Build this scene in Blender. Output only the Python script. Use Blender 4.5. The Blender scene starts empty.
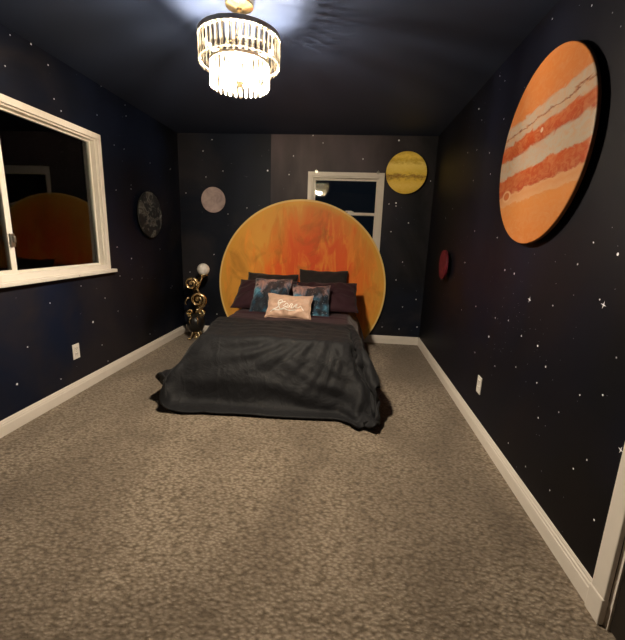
# Space themed bedroom at night, built object by object (metres; x right, y towards the bed wall, z up)
import bpy, bmesh, math, random
from mathutils import Vector, Matrix
random.seed(11)
scene = bpy.context.scene
COL = scene.collection
PI = math.pi
XL, XR, YB, YF, H = -2.091, 0.953, 4.6576, -0.75, 2.44
BBH = 0.100

# ------------------------------------------------------------------ helpers
def obj(name, bm, mats=None, parent=None, smooth=False, angle=None, **props):
    me = bpy.data.meshes.new(name)
    bmesh.ops.recalc_face_normals(bm, faces=bm.faces)
    bm.to_mesh(me); bm.free()
    o = bpy.data.objects.new(name, me); COL.objects.link(o)
    if mats is not None:
        for m in (mats if isinstance(mats, (list, tuple)) else [mats]): me.materials.append(m)
    if smooth:
        for p in me.polygons: p.use_smooth = True
    if angle is not None: me.set_sharp_from_angle(angle=math.radians(angle))
    if parent is not None: o.parent = parent
    for k, v in props.items(): o[k] = v
    return o
def empty(name, loc, rot=(0, 0, 0), **props):
    o = bpy.data.objects.new(name, None); COL.objects.link(o)
    o.location = loc; o.rotation_euler = rot; o.empty_display_size = .1
    for k, v in props.items(): o[k] = v
    return o
def box(bm, x0, x1, y0, y1, z0, z1, bev=0.0, seg=2, mat=0):
    r = bmesh.ops.create_cube(bm, size=1)
    vs = r['verts']
    for v in vs:
        v.co = Vector((x0 + (v.co.x + .5) * (x1 - x0), y0 + (v.co.y + .5) * (y1 - y0), z0 + (v.co.z + .5) * (z1 - z0)))
    fs = {f for v in vs for f in v.link_faces}
    for f in fs: f.material_index = mat
    if bev:
        es = list({e for v in vs for e in v.link_edges})
        bmesh.ops.bevel(bm, geom=es, offset=bev, segments=seg, profile=.5, affect='EDGES')
def lathe(bm, prof, n=32, axis='z', c=(0, 0, 0), mat=0):
    rings = []
    for r, z in prof:
        ring = []
        if r < 1e-6:
            p = (0, 0, z)
            ring = [bm.verts.new(p)] * n
        else:
            for k in range(n):
                a = 2 * PI * k / n
                ring.append(bm.verts.new((r * math.cos(a), r * math.sin(a), z)))
        rings.append(ring)
    vs = {v for ring in rings for v in ring}
    for a, b in zip(rings, rings[1:]):
        for k in range(n):
            q = [a[k], a[(k + 1) % n], b[(k + 1) % n], b[k]]
            u = []
            for v in q:
                if v not in u: u.append(v)
            if len(u) >= 3:
                try: bm.faces.new(u).material_index = mat
                except ValueError: pass
    for v in vs:
        x, y, z = v.co
        if axis == 'x': v.co = Vector((z, x, y))
        elif axis == 'y': v.co = Vector((x, z, y))
        v.co += Vector(c)
def tube(bm, pts, rad, n=8, mat=0, flat=1.0):
    pts = [Vector(p) for p in pts]
    m = len(pts); rings = []
    rads = rad if isinstance(rad, (list, tuple)) else [rad] * m
    up = None
    for i, p in enumerate(pts):
        t = (pts[min(i + 1, m - 1)] - pts[max(i - 1, 0)]).normalized()
        if up is None:
            up = Vector((0, 1, 0)) if abs(t.y) < .9 else Vector((1, 0, 0))
        s = t.cross(up)
        if s.length < 1e-5: s = t.orthogonal()
        s.normalize(); u = s.cross(t).normalized(); up = u
        rings.append([bm.verts.new(p + s * math.cos(2 * PI * k / n) * rads[i] + u * math.sin(2 * PI * k / n) * rads[i] * flat) for k in range(n)])
    for a, b in zip(rings, rings[1:]):
        for k in range(n):
            bm.faces.new((a[k], a[(k + 1) % n], b[(k + 1) % n], b[k])).material_index = mat
    bm.faces.new(rings[0][::-1]).material_index = mat; bm.faces.new(rings[-1]).material_index = mat
def prism(bm, prof, axis, a, b, mat=0):
    """extrude a closed 2D profile along an axis; profile coords are the two other axes in order"""
    def P(u, v, t):
        return {'x': (t, u, v), 'y': (u, t, v), 'z': (u, v, t)}[axis]
    A = [bm.verts.new(P(u, v, a)) for u, v in prof]; B = [bm.verts.new(P(u, v, b)) for u, v in prof]
    n = len(prof)
    for k in range(n): bm.faces.new((A[k], A[(k + 1) % n], B[(k + 1) % n], B[k])).material_index = mat
    bm.faces.new(A[::-1]).material_index = mat; bm.faces.new(B).material_index = mat

# ------------------------------------------------------------------ materials
def new_mat(name):
    m = bpy.data.materials.new(name); m.use_nodes = True
    nt = m.node_tree; nt.nodes.clear()
    out = nt.nodes.new('ShaderNodeOutputMaterial')
    return m, nt, out
class G:
    def __init__(s, nt): s.nt = nt
    def n(s, t, **kw):
        nd = s.nt.nodes.new(t)
        for k, v in kw.items(): setattr(nd, k, v)
        return nd
    def l(s, a, b): s.nt.links.new(a, b)
    def setv(s, sock, v):
        if hasattr(v, 'is_output') or isinstance(v, bpy.types.NodeSocket): s.l(v, sock)
        else: sock.default_value = v
    def math(s, op, a, b=None, c=None, clamp=False):
        nd = s.n('ShaderNodeMath', operation=op); nd.use_clamp = clamp
        s.setv(nd.inputs[0], a)
        if b is not None: s.setv(nd.inputs[1], b)
        if c is not None: s.setv(nd.inputs[2], c)
        return nd.outputs[0]
    def noise(s, vec, scale, detail=4, rough=.5, dist=0.0):
        nd = s.n('ShaderNodeTexNoise'); s.l(vec, nd.inputs['Vector'])
        nd.inputs['Scale'].default_value = scale; nd.inputs['Detail'].default_value = detail
        nd.inputs['Roughness'].default_value = rough; nd.inputs['Distortion'].default_value = dist
        return nd.outputs['Fac']
    def mapping(s, vec, loc=(0, 0, 0), rot=(0, 0, 0), scale=(1, 1, 1)):
        nd = s.n('ShaderNodeMapping'); s.l(vec, nd.inputs[0])
        nd.inputs[1].default_value = loc; nd.inputs[2].default_value = rot; nd.inputs[3].default_value = scale
        return nd.outputs[0]
    def ramp(s, fac, stops, interp='LINEAR'):
        nd = s.n('ShaderNodeValToRGB'); cr = nd.color_ramp; cr.interpolation = interp
        while len(cr.elements) < len(stops): cr.elements.new(.5)
        for e, (p, c) in zip(cr.elements, stops):
            e.position = p; e.color = (c[0], c[1], c[2], 1) if not isinstance(c, float) else (c, c, c, 1)
        s.l(fac, nd.inputs[0]); return nd.outputs[0]
    def mix(s, fac, a, b, mode='MIX'):
        nd = s.n('ShaderNodeMix', data_type='RGBA', blend_type=mode)
        s.setv(nd.inputs[0], fac)
        for sock, v in ((nd.inputs[6], a), (nd.inputs[7], b)):
            if isinstance(v, (tuple, list)): sock.default_value = (v[0], v[1], v[2], 1)
            else: s.l(v, sock)
        return nd.outputs[2]
    def bsdf(s, out, color, rough=.5, metal=0.0, spec=.5, bump=None, bstr=.3, bdist=.01, sheen=0.0):
        b = s.n('ShaderNodeBsdfPrincipled')
        if isinstance(color, (tuple, list)): b.inputs['Base Color'].default_value = (*color[:3], 1)
        else: s.l(color, b.inputs['Base Color'])
        s.setv(b.inputs['Roughness'], rough); b.inputs['Metallic'].default_value = metal
        b.inputs['Specular IOR Level'].default_value = spec
        if sheen:
            b.inputs['Sheen Weight'].default_value = sheen; b.inputs['Sheen Roughness'].default_value = .5
        if bump is not None:
            bp = s.n('ShaderNodeBump'); bp.inputs['Strength'].default_value = bstr; bp.inputs['Distance'].default_value = bdist
            s.l(bump, bp.inputs['Height']); s.l(bp.outputs[0], b.inputs['Normal'])
        s.l(b.outputs[0], out.inputs[0]); return b
def simple(name, color, rough=.5, metal=0.0, spec=.5, var=.08, nscale=25, bstr=.1, sheen=0.0, bd=.004):
    m, nt, out = new_mat(name); g = G(nt)
    tc = g.n('ShaderNodeTexCoord'); v = tc.outputs['Object']
    nz = g.noise(v, nscale, 4)
    c = g.mix(nz, tuple(x * (1 - var) for x in color), tuple(min(1, x * (1 + var)) for x in color))
    g.bsdf(out, c, rough, metal, spec, nz, bstr, bd, sheen)
    return m

def mat_wallpaper(name, seed, blue=(0.0055, 0.0095, 0.026), haze=(0.020, 0.0165, 0.019), base=(.0022, .0028, .0055), strip=None):
    m, nt, out = new_mat(name); g = G(nt)
    tc = g.n('ShaderNodeTexCoord'); v = g.mapping(tc.outputs['Object'], loc=seed)
    n1 = g.noise(v, .55, 5, .55, .6); n2 = g.noise(g.mapping(v, loc=(7, 3, 9)), .8, 6, .6, .8)
    f1 = g.ramp(n1, [(.40, 0.0), (.66, 1.0)]); f2 = g.ramp(n2, [(.46, 0.0), (.70, 1.0)])
    c = g.mix(f1, base, blue)
    c = g.mix(f2, c, haze)
    if strip:      # paler pink-grey band with one hard side edge, stronger towards the top
        s = g.n('ShaderNodeSeparateXYZ'); g.l(tc.outputs['Object'], s.inputs[0])
        a = g.math('GREATER_THAN', s.outputs[0], strip[0]); b = g.ramp(g.math('MULTIPLY_ADD', s.outputs[0], .5, .5), [(.5 + strip[1] * .5 - .2, 1.0), (.5 + strip[1] * .5 + .2, 0.0)])
        zf = g.ramp(g.math('MULTIPLY', s.outputs[2], .4), [(.45, 0.0), (.88, 1.0)])
        k = g.math('MULTIPLY', g.math('MULTIPLY', a, b), g.math('MULTIPLY', zf, g.ramp(g.noise(g.mapping(v, scale=(2.5, 1, .8)), 1.2, 4), [(.3, .35), (.65, 1.0)])))
        c = g.mix(k, c, strip[2])
    # fine printed dust of tiny faint stars
    vo = g.n('ShaderNodeTexVoronoi'); g.l(v, vo.inputs['Vector']); vo.inputs['Scale'].default_value = 9.0
    dust = g.math('LESS_THAN', vo.outputs['Distance'], .016)
    sel = g.math('GREATER_THAN', g.noise(v, 2.2, 2), .50)
    c = g.mix(g.math('MULTIPLY', g.math('MULTIPLY', dust, sel), .30), c, (.45, .45, .52))
    g.bsdf(out, c, .52, 0, .20, g.noise(v, 60, 3), .05, .002)
    return m
def mat_star():
    return simple('printed star white', (.92, .93, 1.0), .5, var=.02)
def mat_carpet():
    m, nt, out = new_mat('beige frieze carpet'); g = G(nt)
    tc = g.n('ShaderNodeTexCoord'); v = tc.outputs['Object']
    fine = g.noise(v, 80, 4, .7, 1.0)
    vo = g.n('ShaderNodeTexVoronoi', feature='SMOOTH_F1'); g.l(g.mapping(v, scale=(1, 1.5, 1)), vo.inputs['Vector']); vo.inputs['Scale'].default_value = 58
    tuft = g.ramp(vo.outputs['Distance'], [(.05, 1.0), (.72, 0.0)])
    h = g.math('ADD', g.math('MULTIPLY', tuft, .55), g.math('MULTIPLY', fine, .6))
    nap = g.noise(g.mapping(v, loc=(.4, 1.3, 0), rot=(0, 0, .5), scale=(1, .6, 1)), 1.5, 3, .5, .5)
    c = g.ramp(h, [(.24, (.115, .086, .058)), (.50, (.240, .187, .136)), (.78, (.385, .312, .235))])
    c = g.mix(g.ramp(nap, [(.36, .62), (.58, 0.0)]), c, (.115, .086, .062))
    g.bsdf(out, c, .95, 0, .15, h, .75, .018, sheen=.1)
    return m
def mat_paint(name, col, rough=.45, scale=14, chips=False):
    m, nt, out = new_mat(name); g = G(nt)
    v = g.n('ShaderNodeTexCoord').outputs['Object']; nz = g.noise(v, scale, 5, .6)
    c = g.mix(nz, tuple(x * .88 for x in col), col)
    if chips:
        c = g.mix(g.ramp(g.noise(v, 22, 4, .7), [(.66, 0.0), (.70, 1.0)]), c, (.16, .07, .04))
    g.bsdf(out, c, rough, 0, .4, nz, .12, .003)
    return m
def mat_ceiling():
    m, nt, out = new_mat('dark navy ceiling paint'); g = G(nt)
    v = g.n('ShaderNodeTexCoord').outputs['Object']; nz = g.noise(v, 120, 3, .6)
    n2 = g.noise(v, 1.2, 3)
    g.bsdf(out, g.mix(n2, (.021, .030, .058), (.030, .042, .082)), .6, 0, .3, nz, .08, .002)
    return m
def mat_glass(name='night window glass', ior=1.6):
    m, nt, out = new_mat(name); g = G(nt)
    fr = g.n('ShaderNodeFresnel'); fr.inputs['IOR'].default_value = ior
    t = g.n('ShaderNodeBsdfTransparent'); t.inputs[0].default_value = (.82, .86, .85, 1)
    gl = g.n('ShaderNodeBsdfGlossy'); gl.inputs['Roughness'].default_value = .012
    mx = g.n('ShaderNodeMixShader'); g.l(fr.outputs[0], mx.inputs[0]); g.l(t.outputs[0], mx.inputs[1]); g.l(gl.outputs[0], mx.inputs[2])
    g.l(mx.outputs[0], out.inputs[0]); return m
def mat_crystal():
    m, nt, out = new_mat('clear crystal prism'); g = G(nt)
    fr = g.n('ShaderNodeFresnel'); fr.inputs['IOR'].default_value = 1.9
    t = g.n('ShaderNodeBsdfTransparent'); t.inputs[0].default_value = (.93, .91, .88, 1)
    gl = g.n('ShaderNodeBsdfGlossy'); gl.inputs['Roughness'].default_value = .12; gl.inputs['Color'].default_value = (.85, .80, .72, 1)
    tr = g.n('ShaderNodeBsdfTranslucent'); tr.inputs[0].default_value = (.95, .88, .75, 1)
    m1 = g.n('ShaderNodeMixShader'); m1.inputs[0].default_value = .060; g.l(t.outputs[0], m1.inputs[1]); g.l(tr.outputs[0], m1.inputs[2])
    mx = g.n('ShaderNodeMixShader'); g.l(fr.outputs[0], mx.inputs[0]); g.l(m1.outputs[0], mx.inputs[1]); g.l(gl.outputs[0], mx.inputs[2])
    g.l(mx.outputs[0], out.inputs[0]); return m
def mat_emit(name, col, strength):
    m, nt, out = new_mat(name); g = G(nt)
    e = g.n('ShaderNodeEmission'); e.inputs[0].default_value = (*col, 1); e.inputs[1].default_value = strength
    g.l(e.outputs[0], out.inputs[0]); return m
def mat_fabric(name, col, rough=.85, sheen=.3, var=.15, weave=260, bstr=.25, fold=7, spec=.3, crease=0.0):
    m, nt, out = new_mat(name); g = G(nt)
    v = g.n('ShaderNodeTexCoord').outputs['Object']
    w = g.noise(v, weave, 2); f = g.noise(v, fold, 4, .55, .9)
    c = g.mix(f, tuple(x * (1 - var) for x in col), tuple(x * (1 + var) for x in col))
    if crease:     # sharp creases where the noise crosses its middle
        rg = g.math('ABSOLUTE', g.math('MULTIPLY_ADD', g.noise(g.mapping(v, rot=(0, 0, .6), scale=(2.4, .7, 1)), 2.2, 2, .5, .7), 2.0, -1.0))
        f = g.math('ADD', f, g.math('MULTIPLY', g.ramp(rg, [(0.0, 1.0), (.16, 0.0)]), crease))
    h = g.math('ADD', g.math('MULTIPLY', f, 1.0), g.math('MULTIPLY', w, .03))
    g.bsdf(out, c, rough, 0, spec, h, bstr, .03, sheen)
    return m

def disc_coords(g):
    v = g.n('ShaderNodeTexCoord').outputs['Object']
    s = g.n('ShaderNodeSeparateXYZ'); g.l(v, s.inputs[0])
    return v, s.outputs[0], s.outputs[1]
def mat_sun():
    m, nt, out = new_mat('printed fiery sun'); g = G(nt)
    v, x, y = disc_coords(g)
    r = g.math('SQRT', g.math('ADD', g.math('MULTIPLY', x, x), g.math('MULTIPLY', y, y)))
    dx = g.math('SUBTRACT', x, .16); dy = g.math('ADD', y, -.05)
    rc = g.math('SQRT', g.math('ADD', g.math('MULTIPLY', g.math('MULTIPLY', dx, dx), 1.5), g.math('MULTIPLY', dy, dy)))
    st = g.noise(g.mapping(v, scale=(3.2, .9, 1)), 1.5, 6, .6, 1.1)
    st2 = g.noise(g.mapping(v, loc=(5, 2, 0), scale=(6, 1.1, 1)), 1.3, 5, .6, 1.6)
    f = g.math('ADD', rc, g.math('MULTIPLY', g.math('SUBTRACT', st, .5), 1.0))
    c = g.ramp(f, [(.10, (.90, .105, .022)), (.50, (.92, .135, .022)), (.74, (.90, .23, .028)), (.94, (.82, .31, .045)), (1.1, (.84, .38, .06))])
    c = g.mix(g.ramp(st2, [(.52, 0.0), (.66, .65)]), c, (1.0, .36, .05))
    c = g.mix(g.ramp(g.noise(g.mapping(v, loc=(1, 8, 0), scale=(2.2, 1.4, 1)), 1.6, 5, .6, .8), [(.52, 0.0), (.70, .50)]), c, (.38, .13, .012))
    c = g.mix(g.ramp(r, [(.955, 0.0), (1.0, .5)]), c, (.85, .45, .06))
    c = g.mix(g.math('GREATER_THAN', r, 1.020), c, (.92, .62, .22))
    g.bsdf(out, c, .5, 0, .3, st, .03, .004); return m
def mat_banded(name, stops, slope, warp, wscale, mottle, rough=.45, spot=None):
    m, nt, out = new_mat(name); g = G(nt)
    v, x, y = disc_coords(g)
    n = g.noise(g.mapping(v, scale=(1.6, 3.4, 1)), wscale, 6, .62, .9)
    b = g.math('ADD', g.math('SUBTRACT', y, g.math('MULTIPLY', x, slope)), g.math('MULTIPLY', g.math('SUBTRACT', n, .5), warp))
    c = g.ramp(g.math('ADD', b, .5), stops)
    n2 = g.noise(g.mapping(v, loc=(3, 1, 0), scale=(2.0, 3.0, 1)), wscale * 1.6, 6, .65, 1.6)
    c = g.mix(g.ramp(n2, [(.42, 0.0), (.72, mottle[1])]), c, mottle[0])
    if spot:
        for (sx, sy, rx, ry, col) in spot:
            ex = g.math('DIVIDE', g.math('SUBTRACT', x, sx), rx); ey = g.math('DIVIDE', g.math('SUBTRACT', y, sy), ry)
            d = g.math('ADD', g.math('MULTIPLY', ex, ex), g.math('MULTIPLY', ey, ey))
            c = g.mix(g.ramp(d, [(.6, 1.0), (1.0, 0.0)]), c, col)
    g.bsdf(out, c, rough, 0, .35, n, .03, .002); return m
def mat_patchy(name, cols, scale, rough=.55, dist=1.0, stretch=(1, 1, 1)):
    m, nt, out = new_mat(name); g = G(nt)
    v, x, y = disc_coords(g)
    n = g.noise(g.mapping(v, scale=stretch), scale, 7, .62, dist)
    g.bsdf(out, g.ramp(n, cols), rough, 0, .3, n, .05, .002); return m
def mat_galaxy():
    m, nt, out = new_mat('galaxy print cushion cloth'); g = G(nt)
    v = g.n('ShaderNodeTexCoord').outputs['Object']
    a = g.noise(v, 5, 5, .6, .8); b = g.noise(g.mapping(v, loc=(4, 6, 1)), 6, 5, .6, 1.0); d = g.noise(g.mapping(v, loc=(9, 2, 5)), 90, 2)
    s = g.n('ShaderNodeSeparateXYZ'); g.l(v, s.inputs[0])
    up = g.math('ADD', g.math('MULTIPLY', s.outputs[1], 1.2), b)
    c = g.ramp(a, [(.38, (.006, .008, .014)), (.52, (.018, .075, .13)), (.64, (.10, .26, .36))])
    c = g.mix(g.ramp(up, [(.55, 0.0), (.74, .85)]), c, (.46, .23, .18))
    c = g.mix(g.ramp(g.noise(g.mapping(v, loc=(2, 2, 2)), 7, 4), [(.50, 0.0), (.58, .9)]), c, (.010, .008, .012))
    c = g.mix(g.ramp(d, [(.70, 0.0), (.74, .8)]), c, (.8, .85, .9))
    g.bsdf(out, c, .7, 0, .3, a, .1, .02, .2); return m

M = {}
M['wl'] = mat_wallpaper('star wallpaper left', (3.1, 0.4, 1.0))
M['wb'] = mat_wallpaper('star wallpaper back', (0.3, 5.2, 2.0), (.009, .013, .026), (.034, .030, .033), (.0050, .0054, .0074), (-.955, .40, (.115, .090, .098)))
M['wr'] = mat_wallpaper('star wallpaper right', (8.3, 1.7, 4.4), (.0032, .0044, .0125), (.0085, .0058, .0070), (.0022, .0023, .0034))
M['star'] = mat_star()
M['carpet'] = mat_carpet()
M['ceil'] = mat_ceiling()
M['trim'] = mat_paint('cream white trim paint', (.80, .73, .65), .4)
M['sill'] = mat_paint('chipped white sill paint', (.78, .72, .64), .45, 14, True)
M['vinyl'] = mat_paint('white vinyl window frame', (.78, .72, .63), .35)
M['glass'] = mat_glass()
M['plate'] = mat_paint('white plastic outlet cover', (.78, .74, .68), .35)
M['slot'] = simple('dark outlet slots', (.03, .028, .025), .6)
M['metal'] = simple('nickel latch metal', (.55, .52, .47), .3, 1.0)
M['gold'] = simple('polished gold', (.85, .66, .38), .24, 1.0, nscale=40)
M['goldsatin'] = simple('satin champagne band', (.85, .76, .62), .5, 0)
M['crystal'] = mat_crystal()
M['bulb'] = mat_emit('lit warm bulb glass', (1.0, .86, .66), 950)
M['black'] = simple('black lacquered body', (.012, .011, .010), .35)
M['globe'] = simple('frosted white globe', (.82, .76, .70), .5, var=.05)
M['comforter'] = mat_fabric('charcoal black comforter cloth', (.0088, .0088, .0104), .64, .05, .12, 300, .45, 7, .18, .12)
M['sheet'] = mat_fabric('dark maroon sheet cloth', (.028, .0060, .0108), .8, .10, .12, 300, .25, 6)
M['maroonpillow'] = mat_fabric('dark maroon pillowcase cloth', (.026, .0056, .0105), .8, .10, .12, 300, .22, 8)
M['charcoalpillow'] = mat_fabric('charcoal pillowcase cloth', (.018, .0135, .013), .8, .12, .12, 300, .22, 8)
M['mattress'] = M['sheet']
M['galaxy'] = mat_galaxy()
M['pink'] = mat_fabric('rose gold satin cushion cloth', (.56, .36, .26), .40, .1, .25, 200, .4, 13, .5, .2)
M['silver'] = simple('silver glitter lettering', (.95, .93, .88), .3, .25, var=.05, nscale=300, bstr=.6)
M['edge'] = simple('dark disc edge', (.22, .085, .022), .6)
M['ydge'] = simple('dark brown disc edge', (.05, .035, .015), .6)

# ------------------------------------------------------------------ room shell
def struct(name, bm, mats, **kw): return obj(name, bm, mats, kind='structure', **kw)
def add_star(bm, c, axis, sgn, r, pts=None, mat=1):
    """printed star: a hair-thin printed dot lying in the wallpaper"""
    n = 8
    pr = []
    for k in range(n * 1 if not pts else 8):
        a = 2 * PI * k / 8 + .2
        rr = r if not pts else (r * 2.3 if k % 2 == 0 else r * .55)
        pr.append((c[0] + rr * math.cos(a), c[1] + rr * math.sin(a)))
    e = .0006
    if axis == 'x': vs = [bm.verts.new((sgn[0] + sgn[1] * e, u, w)) for u, w in pr]
    else: vs = [bm.verts.new((u, sgn[0] + sgn[1] * e, w)) for u, w in pr]
    f = bm.faces.new(vs); f.material_index = mat
T = .14
SL = [(2.387, 2.408), (2.544, 2.43), (2.674, 2.362), (2.323, 2.216), (3.245, 2.438), (2.697, 2.161), (2.754, 2.102), (3.161, 2.195), (3.581, 2.402), (3.585, 2.312), (3.365, 2.014), (3.516, 2.014), (3.975, 1.979), (4.426, 1.997), (3.345, 1.635), (3.592, 1.711), (3.587, 1.674), (3.295, 1.135), (3.515, 1.02), (3.306, 0.87), (3.499, 0.822), (3.681, 0.813), (3.063, 0.701), (3.234, 0.552), (4.34, 0.65), (4.092, 1.097), (2.78, 0.842), (2.45, 0.76), (2.88, 0.526), (2.218, 0.502), (2.102, 0.285), (2.469, 0.178), (2.968, 0.301), (3.77, 0.195), (3.029, 0.133), (4.312, 0.629)]
SB = [(-1.667, 2.372), (-1.78, 2.245), (-1.539, 2.024), (-1.752, 1.952), (-0.995, 2.039), (-1.247, 1.605), (-1.485, 1.527), (-2.01, 1.761), (-0.737, 1.999), (-0.688, 2.206), (-0.466, 2.431), (-0.347, 2.352), (0.123, 2.186), (0.516, 2.39), (0.909, 1.962), (0.457, 1.696), (0.538, 1.709), (0.54, 1.676), (0.701, 1.487), (0.505, 1.381), (0.671, 1.028), (0.61, 0.808), (0.872, 0.579), (0.718, 0.477), (0.485, 0.209), (0.697, 0.195), (0.916, 0.233), (-1.673, 1.029), (-1.995, 0.795), (-1.651, 0.263)]
SR = [(2.897, 2.377), (2.79, 2.308), (3.277, 2.293), (3.17, 2.184), (2.719, 2.063), (2.237, 2.381), (1.889, 2.256), (3.439, 2.012), (3.204, 1.982), (2.911, 1.9), (3.203, 1.759), (2.837, 1.749), (3.723, 1.586), (3.956, 1.514), (3.166, 1.124), (3.019, 1.37), (2.56, 1.32), (2.372, 1.128), (2.237, 1.118), (3.106, 0.746), (2.785, 0.831), (2.223, 0.848), (2.413, 0.823), (2.472, 0.685), (1.585, 1.298), (1.438, 1.259), (1.661, 1.209), (2.015, 1.004), (1.79, 1.012), (1.484, 1.089), (1.458, 1.073), (2.039, 0.803), (1.861, 0.799), (2.684, 0.512), (2.316, 0.537), (2.046, 0.625), (1.761, 0.726), (1.812, 0.626), (1.488, 0.703), (1.366, 0.756), (1.34, 0.907), (1.6, 0.574), (1.748, 0.473), (1.994, 0.195), (1.783, 0.188), (1.559, 0.218), (1.277, 0.304), (1.22, 0.616), (1.439, 0.406), (1.376, 0.486)]
big = {(2.88, .526): 1.7, (2.102, .285): 1.5, (2.544, 2.43): 1.2, (2.015, 1.004): 1.7, (1.458, 1.073): 1.6, (1.438, 1.259): 1.4, (2.039, .803): 1.25, (2.372, 1.128): 1.2,
       (2.237, 1.118): 1.3, (-.995, 2.039): 1.5, (.516, 2.39): 1.3, (.538, 1.709): 1.3, (2.472, .685): 1.4, (3.515, 1.02): 1.4, (1.861, .799): 1.2}
# wall openings
LW = dict(y0=1.345, y1=3.158, z0=.948, z1=2.044)         # left window, outer casing
BW = dict(x0=-.508, x1=.385, z0=1.02, z1=2.036)          # bed wall window, outer casing
CW = .045
bm = bmesh.new()
oy0, oy1, oz0, oz1 = LW['y0'] + .035, LW['y1'] - .035, LW['z0'] + .02, LW['z1'] - .035
box(bm, XL - T, XL, YF - T, oy0, 0, H); box(bm, XL - T, XL, oy1, YB + T, 0, H)
box(bm, XL - T, XL, oy0, oy1, 0, oz0); box(bm, XL - T, XL, oy0, oy1, oz1, H)
def scatter(bm, n, axis, sgn, ur, skip, seed):
    rnd = random.Random(seed); k = 0
    while k < n:
        u, w = rnd.uniform(*ur), rnd.uniform(.12, 2.42)
        if skip(u, w): continue
        add_star(bm, (u, w), axis, sgn, rnd.uniform(.0014, .0028), mat=2); k += 1
for s in SL: add_star(bm, s, 'x', (XL, 1), .0052 * big.get(s, rnd_ := random.uniform(.75, 1.0)))
scatter(bm, 60, 'x', (XL, 1), (YF, YB - .03), lambda u, w: LW['y0'] - .05 < u < LW['y1'] + .05 and .9 < w < 2.09, 5)
M['faint'] = simple('printed faint star', (.30, .31, .38), .5, var=.02)
struct('wall_left', bm, [M['wl'], M['star'], M['faint']])
bm = bmesh.new()
bx0, bx1, bz0, bz1 = BW['x0'] + .035, BW['x1'] - .035, BW['z0'] + .03, BW['z1'] - .035
box(bm, XL - .001, bx0, YB, YB + T, 0, H); box(bm, bx1, XR + .001, YB, YB + T, 0, H)
box(bm, bx0, bx1, YB, YB + T, 0, bz0); box(bm, bx0, bx1, YB, YB + T, bz1, H)
for s in SB: add_star(bm, s, 'y', (YB, -1), .0068 * big.get(s, random.uniform(.75, 1.0)))
scatter(bm, 50, 'y', (YB, -1), (XL + .03, XR - .03), lambda u, w: BW['x0'] - .05 < u < BW['x1'] + .05 and .98 < w < 2.09, 6)
struct('wall_back', bm, [M['wb'], M['star'], M['faint']])
DY0, DY1, DZ = .335, 1.135, 2.03                           # doorway in the right wall
bm = bmesh.new()
box(bm, XR, XR + T, DY1, YB + T, 0, H); box(bm, XR, XR + T, YF - T, DY0, 0, H); box(bm, XR, XR + T, DY0, DY1, DZ, H)
for s in SR:
    if s == (1.22, .616): add_star(bm, (s[0] + .012, s[1]), 'x', (XR, -1), .0062, pts=True)
    else: add_star(bm, s, 'x', (XR, -1), (.0030 + .0009 * s[0]) * big.get(s, random.uniform(.8, 1.05)), pts=(s in ((2.015, 1.004), (1.458, 1.073))))
scatter(bm, 110, 'x', (XR, -1), (1.25, YB - .03), lambda u, w: False, 7)
rnd = random.Random(21)
for k in range(46):                                         # dense sprinkle under the striped planet
    u, w = rnd.gauss(2.1, .28), rnd.gauss(.86, .13)
    add_star(bm, (u, w), 'x', (XR, -1), rnd.uniform(.0012, .0022), mat=2)
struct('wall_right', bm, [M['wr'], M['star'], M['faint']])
bm = bmesh.new(); box(bm, XL - .001, XR + .001, YF - T, YF, 0, H); struct('wall_front', bm, M['wl'])
bm = bmesh.new(); box(bm, XL - T, XR + T, YF - T, YB + T, H, H + .1); struct('ceiling', bm, M['ceil'])
bm = bmesh.new(); box(bm, XL - T, XR + 1.3, YF - T, YB + T, -.1, 0); struct('floor', bm, M['carpet'])
# hallway beyond the doorway
bm = bmesh.new(); box(bm, XR + 1.3, XR + 1.4, YF - T, 2.2, 0, H); box(bm, XR + T, XR + 1.3, 2.1, 2.2, 0, H); box(bm, XR + T, XR + 1.3, YF - T, YF, 0, H)
box(bm, XR + T, XR + 1.3, YF, 2.1, H, H + .1)
struct('wall_hallway', bm, simple('dim hallway paint', (.22, .20, .17), .6))

# baseboards: stepped profile, depth outwards from the wall
bprof = [(0, 0), (.014, 0), (.014, .066), (.011, .070), (.011, .080), (.007, .085), (.007, .093), (.003, BBH), (0, BBH)]
bm = bmesh.new(); prism(bm, [(XL + d, z) for d, z in bprof], 'y', YF, YB); struct('baseboard_left', bm, M['trim'])
bm = bmesh.new(); prism(bm, [(XR - d, z) for d, z in bprof], 'y', DY1 + .07, YB); struct('baseboard_right', bm, M['trim'])
bm = bmesh.new(); prism(bm, [(YB - d, z) for d, z in bprof], 'x', XL + .014, XR - .014); struct('baseboard_back', bm, M['trim'])
bm = bmesh.new(); prism(bm, [(YF + d, z) for d, z in bprof], 'x', XL + .014, XR - .014); struct('baseboard_front', bm, M['trim'])
# door casing on the right wall, with plinth block, jambs
dr = empty('door_1', (XR, (DY0 + DY1) / 2, 0), kind='structure')
def dpart(name, fn, mat=None):
    bm = bmesh.new(); fn(bm)
    bmesh.ops.translate(bm, verts=bm.verts, vec=-Vector(dr.location))
    return obj(name, bm, mat or M['trim'], dr)
dpart('casing', lambda b: (box(b, XR - .018, XR, DY1, DY1 + .068, .100, DZ + .068, .004), box(b, XR - .018, XR, DY0 - .068, DY0, .100, DZ + .068, .004), box(b, XR - .018, XR, DY0, DY1, DZ, DZ + .068, .004)))
for ya, yb in ((DY1 - .002, DY1 + .071), (DY0 - .071, DY0 + .002)):
    dpart('plinth_block', lambda b: box(b, XR - .023, XR, ya, yb, 0, .103, .004))
dpart('doorway_shade_slab', lambda b: box(b, XR + .006, XR + .046, DY0 + .019, DY1 - .019, .006, DZ - .019, .003), simple('doorway shade brown', (.016, .012, .009), .5))  # dark slab added in the opening, its colour stands for the doorway's shade
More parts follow.
